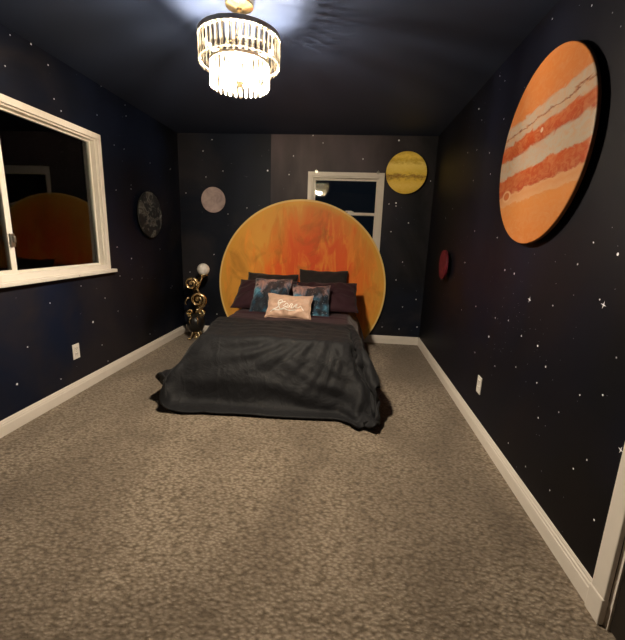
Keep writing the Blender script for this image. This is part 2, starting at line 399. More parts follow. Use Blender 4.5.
dpart('jamb', lambda b: (box(b, XR, XR + T, DY1 - .018, DY1, 0, DZ), box(b, XR, XR + T, DY0, DY0 + .018, 0, DZ), box(b, XR, XR + T, DY0, DY1, DZ - .018, DZ)))

# ------------------------------------------------------------------ left window (sliding)
w1 = empty('window_1', (XL, (LW['y0'] + LW['y1']) / 2, LW['z0']), kind='structure')
def w1p(name, fn, mat, **kw):
    bm = bmesh.new(); fn(bm); bmesh.ops.translate(bm, verts=bm.verts, vec=-Vector(w1.location))
    return obj(name, bm, mat, w1, **kw)
y0, y1, z0, z1 = LW['y0'], LW['y1'], LW['z0'], LW['z1']
def ring_x(b, xa, xb, ya, yb, za, zb, w, bev=.003, wb=None):
    wb = w if wb is None else wb
    box(b, xa, xb, ya, yb, zb - w, zb, bev); box(b, xa, xb, ya, yb, za, za + wb, bev)
    box(b, xa, xb, ya, ya + w, za + wb, zb - w, bev); box(b, xa, xb, yb - w, yb, za + wb, zb - w, bev)
w1p('casing', lambda b: ring_x(b, XL - .001, XL + .018, y0, y1, z0, z1, CW), M['trim'])
w1p('sill', lambda b: box(b, XL - .001, XL + .045, y0 - .05, y1 + .05, z0 - .028, z0, .005), M['sill'])
w1p('frame', lambda b: ring_x(b, XL - .085, XL - .002, oy0, oy1, oz0, oz1, .022, .002), M['vinyl'])
ST = 2.25
def sash(b, xa, xb, ya, yb, w=.028, wl=None, wr=None):
    za, zb = oz0 + .020, oz1 - .020
    box(b, xa, xb, ya, yb, zb - w, zb, .002); box(b, xa, xb, ya, yb, za, za + w, .002)
    box(b, xa, xb, ya, ya + (wl or w), za + w, zb - w, .002); box(b, xa, xb, yb - (wr or w), yb, za + w, zb - w, .002)
s1 = w1p('sash', lambda b: sash(b, XL - .060, XL - .042, ST - .055, oy1 - .020, .016, .055, .014), M['vinyl'])
s2 = w1p('sash', lambda b: sash(b, XL - .038, XL - .012, oy0 + .020, ST - .015, .026, .03, .040), M['vinyl'])
def child(par, root, name, fn, mat, **kw):
    bm = bmesh.new(); fn(bm); bmesh.ops.translate(bm, verts=bm.verts, vec=-Vector(root.location))
    return obj(name, bm, mat, par, **kw)
child(s1, w1, 'pane', lambda b: box(b, XL - .053, XL - .049, ST - .010, oy1 - .030, oz0 + .034, oz1 - .034), M['glass'])
child(s2, w1, 'pane', lambda b: box(b, XL - .027, XL - .023, oy0 + .048, ST - .052, oz0 + .044, oz1 - .044), M['glass'])
def latch(b):
    box(b, XL - .013, XL + .004, ST - .050, ST - .020, 1.16, 1.24, .003)
    box(b, XL + .002, XL + .020, ST - .042, ST - .028, 1.185, 1.225, .004)
child(s2, w1, 'latch', latch, M['metal'])

# ------------------------------------------------------------------ bed wall window (double hung)
w2 = empty('window_2', ((BW['x0'] + BW['x1']) / 2, YB, BW['z0']), kind='structure')
def w2p(name, fn, mat, par=None, **kw):
    bm = bmesh.new(); fn(bm); bmesh.ops.translate(bm, verts=bm.verts, vec=-Vector(w2.location))
    return obj(name, bm, mat, par or w2, **kw)
def ring_y(b, ya, yb, xa, xb, za, zb, w, bev=.003, wz=None):
    wz = w if wz is None else wz
    box(b, xa, xb, ya, yb, zb - wz, zb, bev); box(b, xa, xb, ya, yb, za, za + wz, bev)
    box(b, xa, xa + w, ya, yb, za + wz, zb - wz, bev); box(b, xb - w, xb, ya, yb, za + wz, zb - wz, bev)
w2p('casing', lambda b: ring_y(b, YB - .016, YB + .001, BW['x0'], BW['x1'], BW['z0'], BW['z1'], CW), M['trim'])
w2p('frame', lambda b: ring_y(b, YB + .002, YB + .09, bx0, bx1, bz0, bz1, .026, .002), M['vinyl'])
zm = 1.575
s = w2p('sash', lambda b: ring_y(b, YB + .055, YB + .075, bx0 + .024, bx1 - .024, zm - .02, bz1 - .024, .026, .002), M['vinyl'])
w2p('pane', lambda b: box(b, bx0 + .046, bx1 - .046, YB + .063, YB + .067, zm + .002, bz1 - .046), M['glass'], s)
s = w2p('sash', lambda b: ring_y(b, YB + .028, YB + .050, bx0 + .024, bx1 - .024, bz0 + .024, zm + .014, .030, .002), M['vinyl'])
w2p('pane', lambda b: box(b, bx0 + .050, bx1 - .050, YB + .037, YB + .041, bz0 + .050, zm - .012), M['glass'], s)
w2p('latch', lambda b: (box(b, -.02, .05, YB + .012, YB + .045, zm + .012, zm + .024, .003), box(b, -.05, .03, YB + .010, YB + .022, zm + .020, zm + .032, .004)), M['trim'], s)

# two curtain brackets on the top edge of the window casing
for k, xx in enumerate((-.41, .305)):
    t = empty('curtain_bracket', (xx, YB - .016, BW['z1'] - .004), category='bracket', group='curtain brackets on the bed wall window',
              label=('small metal curtain bracket on top left of bed wall window frame', 'small metal curtain bracket on top right of bed wall window frame')[k])
    bm = bmesh.new(); box(bm, -.016, .016, -.005, 0, -.012, .018, .002); obj('mounting_plate', bm, M['metal'], t)
    bm = bmesh.new(); tube(bm, [(0, -.003, .006), (0, -.025, .006), (0, -.034, .012), (0, -.036, .022)], .0045, 8); obj('hook', bm, M['metal'], t, smooth=True)

# ------------------------------------------------------------------ outlets
def outlet(loc, rz, label):
    t = empty('wall_outlet', loc, (0, 0, rz), category='outlet', label=label, group='outlets low on the walls')
    bm = bmesh.new(); box(bm, -.037, .037, -.006, 0, -.060, .060, .003); obj('cover_plate', bm, M['plate'], t)
    for zc in (-.022, .022):
        bm = bmesh.new(); box(bm, -.017, .017, -.0085, -.005, zc - .015, zc + .015, .003, mat=0)
        for sx in (-.007, .007): box(bm, sx - .0014, sx + .0014, -.0090, -.008, zc - .001, zc + .009, mat=1)
        box(bm, -.002, .002, -.0090, -.008, zc - .010, zc - .006, mat=1)
        obj('receptacle', bm, [M['plate'], M['slot']], t)
    bm = bmesh.new(); lathe(bm, [(0, -.0075), (.003, -.0072), (.0035, -.006), (.0035, -.005)], 12, 'y'); obj('screw', bm, M['metal'], t)
outlet((XL, 2.650, .340), PI / 2, 'white outlet on left wall below the large sliding window')
outlet((XR, 2.517, .330), -PI / 2, 'white outlet low on right wall below the striped planet disc')

# ------------------------------------------------------------------ planet discs (local x right, local y up, local z out of the wall)
def disc(name, R, thick, mats, loc, rot, label, n=96, cut=None, gap=.03, stand=True, cat='wall decoration', dome=0.0, bev=.004):
    """a round printed board; front face towards local +z, held off the wall by a small batten"""
    root = empty(name, loc, rot, label=label, category=cat)
    if not isinstance(mats, (list, tuple)): mats = [mats, mats]
    bm = bmesh.new()
    pts = []
    for k in range(n):
        a = 2 * PI * k / n; pts.append((math.cos(a), math.sin(a)))
    def ring(r, z):
        vs = []
        for cx, cy in pts:
            x, y = r * cx, r * cy
            if cut is not None: y = max(y, cut)
            vs.append(bm.verts.new((x, y, z)))
        return vs
    prof = [(R, -thick), (R, -bev), (R - bev * .35, -bev * .3), (R - bev, 0)]
    rr = [ring(r, z) for r, z in prof]
    if dome:
        for q in (.97, .93, .86, .75, .6, .4, .2): rr.append(ring(R * q, dome * (1 - q * q) ** .5))
    for i, (a, b) in enumerate(zip(rr, rr[1:])):
        for k in range(n):
            f = bm.faces.new((a[k], a[(k + 1) % n], b[(k + 1) % n], b[k])); f.material_index = 1 if i == 0 else 0
    bm.faces.new(rr[-1]).material_index = 0
    bm.faces.new(rr[0][::-1]).material_index = 1
    bmesh.ops.remove_doubles(bm, verts=bm.verts, dist=1e-5)
    obj('printed_disc', bm, mats, root, smooth=bool(dome), angle=40 if dome else None)
    if stand:
        for sy in (-.45, .45):
            bm = bmesh.new(); box(bm, -R * .5, R * .5, R * sy - .012, R * sy + .012, -thick - gap, -thick, .001)
            obj('mounting_batten', bm, M['ydge'], root)
    return root
RB = (PI / 2, 0, 0)                      # on the bed wall: normal -y, up z
RR = (PI / 2, 0, -PI / 2)                # on the right wall: normal -x
RL = (PI / 2, 0, PI / 2)                 # on the left wall: normal +x
disc('sun_headboard', 1.042, .018, [mat_sun(), M['edge']], (-.553, YB - .048, .678), RB, 'huge orange sun disc standing on the floor behind the bed', n=160, cut=-.676, stand=False, cat='headboard')
org, wht, red, lin, crm = (.42, .135, .035), (.34, .29, .235), (.29, .042, .010), (.16, .03, .008), (.46, .25, .13)
w_ = .008
js = [(0, (.40, .115, .02)), (.285, (.46, .17, .04)), (.29, crm), (.325, (.44, .20, .08)), (.345, crm), (.352, red), (.44, (.36, .058, .009)), (.448, wht), (.54, wht), (.552, red), (.622, (.36, .058, .009)),
      (.632, wht), (.662, (.38, .28, .20)), (.668, lin), (.676, wht), (.716, wht), (.73, org), (1, (.46, .15, .03))]
mj = mat_banded('printed striped gas giant', js, .062, .075, 5.0, ((.44, .20, .09), .75), .45, [(-.30, -.180, .060, .036, (.50, .30, .18)), (-.30, -.180, .042, .024, (.36, .09, .02)), (.02, .098, .014, .013, (.46, .36, .28))])
disc('gas_giant_disc', .445, .017, [mj, M['edge']], (XR - .043, 2.091, 1.731), RR, 'large planet disc with orange, red and white bands on right wall', gap=.026)
ys = [(0, (.50, .27, .02)), (.30, (.78, .50, .05)), (.36, (.90, .62, .12)), (.42, (.82, .53, .05)), (.455, (.34, .17, .01)), (.468, (.30, .14, .01)), (.49, (.80, .55, .06)), (.58, (.92, .70, .17)), (.63, (.58, .36, .02)), (.67, (.86, .61, .08)), (.74, (.56, .36, .03)), (1, (.80, .58, .12))]
my = mat_banded('printed yellow cloudy planet', ys, .02, .13, 9, ((.95, .72, .22), .4), .5)
disc('yellow_planet_disc', .230, .018, [my, M['ydge']], (.622, YB - .052, 2.038), RB, 'yellow cloudy planet disc beside the bed wall window', gap=.034)
mm = mat_patchy('printed pale moon', [(.32, (.34, .265, .26)), (.5, (.48, .37, .36)), (.68, (.58, .46, .44))], 9)
disc('pale_planet_disc', .150, .016, [mm, M['ydge']], (-1.653, YB - .045, 1.685), RB, 'small pale pink-grey moon disc on bed wall left of the sun', gap=.029)
me_ = mat_patchy('printed earth with clouds', [(.36, (.010, .012, .016)), (.49, (.014, .017, .020)), (.54, (.13, .13, .125)), (.60, (.022, .020, .016)), (.66, (.16, .16, .16)), (.72, (.30, .30, .30))], 7.5, .45, .9, (1, 1.4, 1))
disc('cloudy_planet_disc', .229, .018, [me_, M['slot']], (XL + .045, 3.854, 1.452), RL, 'dark planet disc with white cloud swirls on left wall', gap=.027)
mr = mat_patchy('printed crimson planet', [(.35, (.055, .004, .008)), (.55, (.12, .008, .018)), (.70, (.20, .022, .035))], 14)
disc('crimson_planet_disc', .136, .018, [mr, mr], (XR - .056, 3.655, 1.072), RR, 'small dark red planet disc on right wall near the corner', gap=.038)

# ------------------------------------------------------------------ bed
bed = empty('bed', (-.55, 3.64, 0), category='bed', label='low bed made up in dark maroon against the orange sun disc')
bm = bmesh.new(); box(bm, -.78, .76, -1.0, .94, .06, .205, .02); obj('platform', bm, M['black'], bed)
bm = bmesh.new(); box(bm, -.675, .675, -.845, .93, .205, .446, .10, 6); obj('mattress', bm, M['mattress'], bed, smooth=True)
for sx in (-.6, .6):
    for sy in (-.85, .85):
        bm = bmesh.new(); lathe(bm, [(0, 0), (.025, 0), (.03, .06), (0, .06)], 16, 'z', (sx, sy, 0)); obj('leg', bm, M['black'], bed)
def cloth(name, key, mat, thick, sub=1, **kw):
    nx, ny, a = DATA[key]                  # millimetres, each row as steps from the point before
    n = (nx + 1) * (ny + 1); out = [[0] * 3 for _ in range(n)]
    k = 0
    for c in range(3):
        for j in range(ny + 1):
            p = 0
            for i in range(nx + 1):
                d = a[k]; k += 1
                p = d + p; out[j * (nx + 1) + i][c] = p * 1e-3
    bm = bmesh.new(); vs = [bm.verts.new(p) for p in out]
    for j in range(ny):
        for i in range(nx):
            q = j * (nx + 1) + i; bm.faces.new((vs[q], vs[q + 1], vs[q + nx + 2], vs[q + nx + 1]))
    o = obj(name, bm, mat, smooth=True, **kw)
    so = o.modifiers.new('thickness', 'SOLIDIFY'); so.thickness = thick; so.offset = 0; so.use_even_offset = False
    if sub: ss = o.modifiers.new('smooth', 'SUBSURF'); ss.levels = sub; ss.render_levels = sub
    return o
DATA = {'comforter': (85, 50, [-1271,2,0,0,0,-2,-4,-6,-6,-5,-3,0,5,11,17,20,22,24,24,24,27,27,27,27,27,27,24,24,27,28,27,28,27,28,26,26,28,27,27,27,28,27,28,28,27,28,28,28,28,28,28,27,28,28,28,28,28,28,28,28,28,27,31,29,21,26,36,13,29,35,21,14,12,-1,-7,-2,-6,-15,-21,-22,-14,-7,-4,-2,-1,-1,-1286,1,2,1,-1,2,4,0,-2,-2,-2,-2,0,6,11,18,23,24,25,26,27,27,27,27,26,25,26,27,27,28,27,28,27,27,27,27,27,28,27,27,28,27,28,28,27,28,28,28,27,28,28,28,27,28,28,28,28,27,28,28,28,27,27,33,32,12,24,32,37,15,26,35,18,-2,-17,-18,-7,-7,-13,-19,-10,-2,0,0,0,2,-1299,0,1,0,0,5,7,4,0,2,0,-1,-1,3,8,16,22,24,26,28,26,27,27,27,26,27,26,27,27,28,27,28,27,27,27,28,27,27,27,28,28,27,28,28,27,28,28,27,28,28,27,28,28,27,28,27,28,28,28,27,28,28,26,25,31,37,12,42,30,25,21,30,13,5,-6,-17,-18,-11,-9,-10,-5,0,0,-1,0,-2,-1309,-3,-2,0,1,5,9,4,1,3,4,2,1,4,7,14,21,25,26,27,27,28,27,27,27,26,27,27,27,28,27,28,27,27,28,27,28,27,27,28,27,28,28,27,28,28,27,28,27,28,27,28,28,27,28,27,28,27,28,27,28,28,28,24,22,37,35,28,14,34,32,17,7,9,8,0,-10,-14,-12,-7,-2,1,2,1,-2,-5,-1318,-5,-4,-3,1,5,9,5,2,3,5,6,5,6,8,14,20,24,26,27,28,27,27,27,27,28,27,27,27,28,27,28,27,28,27,28,27,28,27,28,27,28,27,28,27,28,28,27,28,27,28,27,28,27,28,27,27,28,28,27,28,27,29,28,22,23,47,21,9,24,38,17,8,9,11,10,3,-5,-8,-7,-2,0,1,1,-1,-4,-1326,-5,-6,-5,-2,5,7,7,3,2,6,8,8,9,10,14,20,24,26,27,28,27,27,28,27,28,27,28,27,28,27,28,27,28,27,28,28,27,28,27,28,27,28,27,28,27,28,27,28,28,27,28,27,27,28,27,28,27,28,27,28,27,28,30,26,16,38,18,21,26,25,19,10,8,9,9,5,1,-3,-6,-4,-4,0,3,-1,-1,-1336,-2,-6,-7,-4,2,6,8,6,3,6,9,10,11,11,16,20,24,26,26,28,27,28,27,28,27,28,27,28,28,27,28,27,28,28,27,28,27,28,27,28,27,28,28,27,28,27,28,27,28,27,28,27,27,28,28,27,28,27,27,27,27,26,30,32,25,12,27,33,22,18,16,9,5,7,8,8,8,5,-2,-3,-5,-3,3,-5,-5,-1348,4,-3,-8,-7,-1,6,10,8,6,6,9,12,12,12,15,20,23,25,26,28,27,28,27,28,27,28,27,28,28,27,28,28,27,28,27,28,27,28,27,28,27,28,28,28,27,28,27,28,27,27,27,28,27,28,28,27,27,27,27,28,26,27,29,30,36,12,25,36,23,15,14,4,-2,3,8,14,15,14,6,5,-5,-7,-4,-10,-15,-1362,11,1,-7,-9,-2,6,12,10,7,8,10,11,13,12,14,18,23,24,26,27,28,27,28,27,27,28,28,27,28,28,27,28,27,28,27,28,27,28,27,28,28,27,28,27,28,27,28,27,27,28,27,28,27,28,28,27,25,28,28,27,27,28,30,27,35,27,26,32,23,16,14,5,-1,0,3,12,8,10,5,8,-4,-7,1,-5,-18,-1376,15,6,-5,-8,-5,7,14,12,10,9,10,10,12,13,13,17,22,23,25,28,27,28,27,28,27,27,28,28,27,28,27,28,27,28,27,28,27,28,27,28,27,28,27,28,27,27,28,27,28,27,28,28,27,26,29,27,27,28,27,28,27,27,32,26,28,33,27,30,13,15,15,5,5,2,1,7,1,10,6,9,-7,0,6,-3,-10,-1390,17,10,-1,-5,-6,4,14,16,12,10,11,11,10,13,13,16,20,23,25,27,28,27,27,28,28,27,27,28,27,28,27,28,27,28,27,28,27,28,27,28,27,28,27,27,28,27,28,28,27,28,27,28,28,26,27,28,27,28,28,28,27,28,29,27,26,28,27,33,17,12,19,6,3,-3,-1,9,7,6,4,1,-10,5,9,-1,3,-1402,18,14,2,-3,-6,1,16,16,13,12,12,13,9,11,14,15,19,24,24,27,27,28,27,27,28,27,27,28,27,28,27,28,27,28,27,28,27,28,27,28,27,28,27,27,28,28,27,28,27,28,27,28,27,27,28,27,28,27,28,28,28,27,29,29,25,28,28,31,16,16,21,6,4,-7,-2,12,5,-7,3,-5,-7,10,7,6,14,-1413,19,15,7,-2,-5,-1,17,18,13,11,13,13,11,11,13,15,18,24,24,26,28,27,27,27,27,28,27,28,27,28,27,28,27,28,27,27,28,28,27,28,27,28,27,27,28,27,28,28,27,28,27,29,26,27,28,27,28,27,28,28,27,28,28,28,27,27,28,28,12,17,20,7,2,-8,2,14,-5,-7,0,-6,0,11,4,15,17,-1422,17,15,12,1,-4,-3,15,22,16,10,10,13,13,13,12,13,18,23,25,27,28,26,27,27,27,28,27,28,27,28,27,28,27,27,28,27,28,27,28,27,28,27,28,27,28,27,27,29,27,28,27,27,28,27,28,27,28,27,27,28,27,29,26,27,28,27,26,23,8,23,18,12,-4,-7,5,9,-13,-3,0,-6,11,9,6,21,6,-1429,14,13,12,10,-2,-2,8,24,19,13,9,11,13,15,14,11,16,22,26,27,27,27,26,28,27,28,27,27,28,27,28,27,28,27,27,28,28,27,28,27,27,28,28,27,27,28,28,27,27,28,27,28,27,27,28,27,28,28,27,28,25,28,28,26,27,28,22,27,-5,30,16,16,-9,-1,2,0,-14,3,0,1,19,5,14,14,10,-1435,13,9,9,12,10,1,3,21,20,15,12,11,12,13,15,13,14,21,25,27,27,27,27,28,27,28,27,27,28,27,28,27,27,28,27,28,27,28,27,28,27,28,28,27,27,28,27,27,27,28,27,27,29,27,28,28,26,28,25,29,27,27,27,27,24,28,25,20,-9,33,15,16,-8,6,-3,-9,-11,12,-1,15,
16,9,15,14,21,-1439,15,6,4,8,16,11,4,13,19,17,15,13,13,11,13,14,15,19,24,28,27,27,27,28,27,27,28,27,28,27,27,28,27,27,28,27,28,28,27,27,28,27,28,27,28,27,27,28,28,28,26,29,27,27,27,27,27,29,25,28,27,28,24,28,27,29,19,6,-1,33,13,16,-1,12,-7,-17,1,13,5,22,12,15,13,23,9,-1442,18,7,0,1,11,21,10,8,14,17,18,17,15,13,12,12,16,19,21,28,27,27,28,27,28,27,27,28,27,28,27,27,27,28,27,27,29,27,28,27,27,28,28,27,29,27,26,29,26,27,28,27,26,28,28,27,27,28,27,28,26,28,27,25,28,31,7,1,8,27,15,13,11,10,-6,-11,14,4,15,18,17,13,18,16,-8,-1444,21,11,0,-5,1,18,17,10,11,16,19,19,18,15,14,12,15,19,21,25,28,27,27,28,27,28,27,27,28,27,27,28,27,28,27,28,28,27,28,27,27,28,26,28,28,27,26,29,26,28,28,27,28,28,27,27,28,27,27,27,27,27,27,28,26,30,-4,-1,9,23,23,10,18,6,0,8,14,4,16,19,17,11,19,-5,7,-1446,22,17,3,-6,-5,6,16,16,14,15,18,20,18,17,14,14,15,18,22,24,26,28,27,27,28,27,27,28,27,27,28,28,27,28,27,27,28,27,28,28,27,28,27,27,28,27,27,28,27,28,27,28,27,28,27,27,28,27,28,27,27,26,27,27,27,27,-15,3,13,22,25,7,22,3,9,24,5,11,13,22,7,18,0,1,25,-1449,23,19,8,-4,-6,1,10,18,17,16,18,18,19,16,15,15,15,18,21,25,22,28,27,28,27,28,27,27,28,27,28,27,28,27,28,27,28,27,28,27,28,27,28,27,28,27,28,28,26,28,27,28,27,28,27,27,28,27,28,27,26,25,29,27,27,20,-19,14,21,20,16,13,15,4,20,19,13,7,22,5,12,7,-3,20,4,-1450,24,19,10,-3,-6,2,9,16,18,18,18,18,17,16,16,15,15,15,16,27,26,25,27,28,27,27,28,27,27,28,27,28,27,28,28,28,27,27,28,27,28,27,28,26,28,28,27,28,27,28,27,28,27,28,27,27,27,28,28,26,28,26,26,28,29,9,-13,25,23,18,10,17,7,8,23,16,13,18,7,4,10,-3,16,2,-9,-1449,24,20,9,-3,-7,3,12,16,18,18,19,18,16,14,15,16,16,14,12,26,26,25,28,27,27,27,28,27,28,27,28,28,27,28,28,27,27,29,27,27,28,27,28,27,27,28,27,28,27,28,27,28,27,27,28,27,27,27,28,26,27,28,26,28,31,-1,11,21,22,10,12,16,3,17,12,20,12,12,0,11,0,12,5,-8,18,-1447,25,21,9,-5,-8,4,13,17,17,17,18,17,16,14,14,16,17,18,20,10,27,26,27,27,27,28,27,28,27,28,28,27,28,28,28,27,27,28,27,28,27,28,28,27,27,28,28,27,28,27,28,27,27,27,28,27,27,28,27,27,27,27,28,27,29,6,18,9,26,8,11,13,2,20,16,10,13,-3,11,2,12,5,-1,21,14,-1444,26,21,9,-5,-8,3,13,15,16,15,16,17,15,14,14,16,19,19,22,19,16,25,27,27,27,28,28,28,27,28,28,27,28,28,27,28,27,28,28,27,28,27,28,27,28,28,27,28,27,27,28,27,27,28,27,28,27,27,27,28,27,27,27,28,28,20,15,0,13,15,11,10,12,14,19,13,-4,6,3,11,4,3,19,8,3,-1441,25,21,9,-3,-8,2,11,15,13,14,14,15,16,15,15,16,18,20,18,21,16,26,29,27,28,28,28,27,28,28,28,27,28,28,27,28,28,27,28,27,28,28,27,28,28,27,28,27,28,27,27,28,27,28,27,28,27,27,27,27,26,27,28,27,29,27,11,8,-4,16,13,7,17,18,17,3,4,2,8,3,5,15,2,3,13,-1439,25,20,12,-1,-6,-1,8,13,13,14,14,15,16,15,15,15,18,19,20,21,18,20,30,28,28,28,28,28,28,27,28,28,28,27,28,28,27,28,27,28,28,27,28,27,28,28,27,27,28,27,28,27,28,27,28,27,28,27,26,26,27,27,28,27,29,28,-1,2,7,19,16,10,12,19,10,6,4,8,1,8,9,3,9,12,10,-1438,26,22,14,2,-6,-5,6,13,13,15,16,16,15,13,13,14,17,19,20,20,18,22,28,28,28,28,28,28,27,28,28,28,27,28,28,27,28,27,28,27,28,28,27,28,28,27,28,27,27,28,27,28,27,28,27,28,26,26,27,26,28,27,27,28,29,23,-5,1,15,21,13,12,16,15,7,5,6,2,9,7,6,12,13,11,8,-1436,27,26,16,6,-7,-17,7,16,11,17,18,18,13,12,10,10,19,19,20,20,19,22,27,28,27,28,28,27,28,28,27,28,28,27,28,28,27,28,28,27,28,27,28,27,28,28,27,28,27,28,27,28,27,28,27,25,27,27,26,27,27,28,27,27,28,18,-3,2,22,23,7,7,26,19,-2,2,2,7,6,9,11,13,14,12,4,-1434,27,26,13,8,-3,-15,4,12,19,19,16,13,11,11,10,11,18,19,20,20,20,21,26,28,27,28,28,27,28,28,27,28,28,27,28,27,28,28,27,28,27,28,28,27,28,27,28,27,28,27,28,27,28,27,26,26,27,25,28,27,27,28,28,27,26,17,4,1,17,20,14,7,30,15,-2,1,1,4,8,10,10,13,14,11,4,-1432,27,24,7,14,1,-12,6,13,9,21,16,13,12,10,9,10,18,20,20,20,18,21,27,27,27,28,27,28,28,27,28,28,27,28,27,28,28,27,28,27,28,28,27,28,27,28,27,28,27,28,28,27,27,27,25,25,27,27,27,28,28,27,27,26,28,20,1,3,14,17,20,12,29,11,-1,-2,5,4,6,8,11,13,15,10,5,-1431,27,24,2,15,8,-8,10,1,11,21,16,14,11,9,8,10,19,20,20,18,18,22,26,27,28,27,27,28,28,27,28,27,28,28,27,28,27,28,27,28,28,27,28,27,28,27,28,28,27,28,27,28,27,24,24,27,28,27,28,27,28,27,26,27,28,21,3,
0,18,20,12,20,26,5,-2,5,1,5,5,11,11,14,15,10,5,-1430,27,24,-1,10,17,2,-5,3,17,19,16,12,11,8,8,11,20,19,20,17,17,23,26,26,28,27,27,28,28,27,28,27,28,27,28,27,28,27,28,28,27,28,27,28,28,27,28,27,28,27,27,27,24,26,26,28,27,27,28,27,28,26,28,26,27,20,6,0,21,21,13,21,22,0,4,2,0,4,9,11,11,15,15,9,6,-1429,27,24,0,2,17,8,0,-1,19,18,15,13,9,9,7,13,20,20,19,14,19,23,24,27,27,27,28,27,28,27,27,28,27,28,28,27,28,27,28,27,28,28,27,28,27,28,27,28,27,27,25,26,28,25,26,28,27,28,27,28,26,27,28,26,26,20,8,1,24,20,14,23,18,3,-1,-3,3,8,9,10,12,15,15,9,5,-1429,28,24,4,-4,8,16,2,0,17,17,18,11,10,8,9,13,21,19,19,11,21,23,24,26,27,27,28,27,27,28,27,28,27,28,27,28,27,28,28,27,28,27,28,27,28,27,28,27,27,25,25,30,25,25,28,27,28,27,28,27,27,27,25,27,26,23,7,4,23,19,13,26,16,-1,-3,1,6,8,9,9,13,16,14,8,5,-1428,28,24,7,-4,-1,13,9,2,19,18,12,12,10,9,9,14,20,19,17,10,22,24,24,27,26,27,28,27,27,28,27,28,27,28,27,28,27,28,27,28,27,28,27,28,27,28,27,28,26,25,28,24,26,27,28,27,28,27,28,27,26,25,27,26,26,26,9,6,22,15,17,27,11,-3,-3,6,9,4,8,10,14,16,14,6,5,-1427,28,23,10,-3,0,0,11,8,20,16,14,10,10,10,8,14,20,18,15,10,24,26,24,26,27,27,26,28,27,27,28,27,28,27,28,27,28,27,28,27,28,27,28,27,28,27,28,27,27,25,23,27,27,28,27,28,27,28,27,25,25,27,26,27,26,28,9,8,23,12,21,24,6,-3,0,11,5,6,8,11,15,16,12,5,6,-1426,27,24,10,2,-4,3,1,14,16,19,14,12,9,9,8,14,19,17,15,10,26,26,24,25,28,26,27,27,28,26,28,27,28,27,27,28,27,28,27,28,28,27,27,28,27,28,27,27,25,23,26,28,27,28,27,28,27,27,25,25,27,27,27,26,26,28,10,11,24,11,23,19,2,-4,9,10,3,6,9,12,15,17,10,7,8,-1425,27,23,11,3,2,-4,5,7,19,16,17,12,10,9,9,13,19,16,15,10,26,25,23,26,26,27,27,27,28,26,27,28,27,28,27,28,27,28,27,28,27,27,28,27,28,27,27,24,24,26,28,27,28,27,28,27,26,25,26,26,27,27,26,26,28,26,12,15,24,10,25,14,-3,1,11,7,6,7,8,13,15,17,10,8,11,-1424,27,23,11,5,-1,2,-3,13,13,19,15,12,12,10,9,14,18,16,15,9,25,24,23,26,26,28,27,26,27,27,27,28,27,27,28,28,27,28,27,27,27,28,27,28,27,26,25,25,25,27,28,27,28,27,28,26,24,26,26,27,27,26,27,27,27,27,13,18,23,11,24,7,-3,6,13,7,8,4,9,13,14,17,14,7,14,-1423,27,22,11,6,-1,-1,4,4,18,16,14,13,12,11,10,14,16,17,14,9,26,25,23,26,26,27,27,27,25,28,27,27,28,27,28,27,28,27,27,28,27,27,28,27,25,25,25,26,27,28,27,27,28,27,27,23,26,27,27,26,26,27,27,28,27,27,19,17,20,13,20,2,3,10,11,10,5,4,10,13,14,17,13,9,17,-1422,27,21,10,5,2,-1,-1,11,10,18,15,13,12,10,10,14,15,16,13,10,28,27,24,26,26,27,26,27,26,26,28,27,28,27,28,27,28,26,28,27,27,27,27,26,25,24,27,27,27,28,27,28,27,27,23,26,26,27,26,26,27,28,27,28,27,25,17,22,14,20,16,3,10,12,11,4,3,8,14,14,15,13,9,15,16,-1421,27,20,10,5,4,1,-1,9,15,8,16,16,11,10,10,13,15,14,13,11,29,28,24,25,27,26,26,28,26,25,28,27,27,28,27,28,27,27,27,27,27,27,26,24,25,26,28,27,27,28,27,28,26,23,27,25,27,26,27,26,28,27,28,26,23,22,24,24,9,23,17,12,10,10,3,4,8,16,15,14,13,9,13,15,14,-1420,27,20,11,6,2,2,0,9,14,15,8,14,15,11,10,13,13,14,13,11,28,26,24,25,27,26,27,27,26,25,27,29,26,28,27,27,27,26,27,28,27,27,24,25,27,26,27,27,28,27,27,27,22,27,26,26,27,26,27,27,27,28,26,23,24,26,27,19,6,19,13,18,8,13,13,5,15,14,13,11,13,16,11,14,10,-1418,26,20,11,5,3,0,1,10,15,15,13,8,12,15,11,13,13,13,13,10,26,26,25,25,26,27,27,26,25,26,28,28,26,27,27,27,26,27,28,27,28,26,25,24,26,28,26,27,27,28,26,23,27,26,26,26,26,27,27,27,27,26,24,24,25,27,26,7,21,24,8,11,14,19,11,13,12,10,8,14,17,17,12,10,3,-1417,27,19,9,6,2,2,-1,11,15,15,13,13,8,12,13,14,12,12,13,10,26,27,24,26,25,28,27,25,25,27,27,27,27,26,26,27,28,27,27,28,26,25,25,26,26,27,27,27,27,26,24,26,27,25,26,27,26,28,26,27,25,24,26,24,27,25,24,14,26,25,12,9,8,17,19,9,8,7,13,17,16,14,10,-1,-7,-1416,27,18,10,4,3,2,0,10,15,15,14,13,12,9,9,13,14,12,11,12,26,27,25,26,25,27,27,26,24,27,27,27,25,27,27,27,27,27,28,26,24,26,26,26,27,26,27,27,26,24,27,27,25,26,26,27,27,26,26,25,25,26,25,26,27,24,18,23,26,26,13,7,15,17,11,5,10,13,16,16,14,9,-3,-3,-3,-1415,27,18,8,5,3,2,1,10,14,15,13,13,13,12,10,10,12,13,11,11,26,27,26,25,26,27,26,26,25,27,26,27,25,27,27,27,27,26,26,25,25,27,26,27,26,27,26,26,25,27,26,25,26,26,27,27,26,25,26,25,26,25,26,27,24,27,24,22,
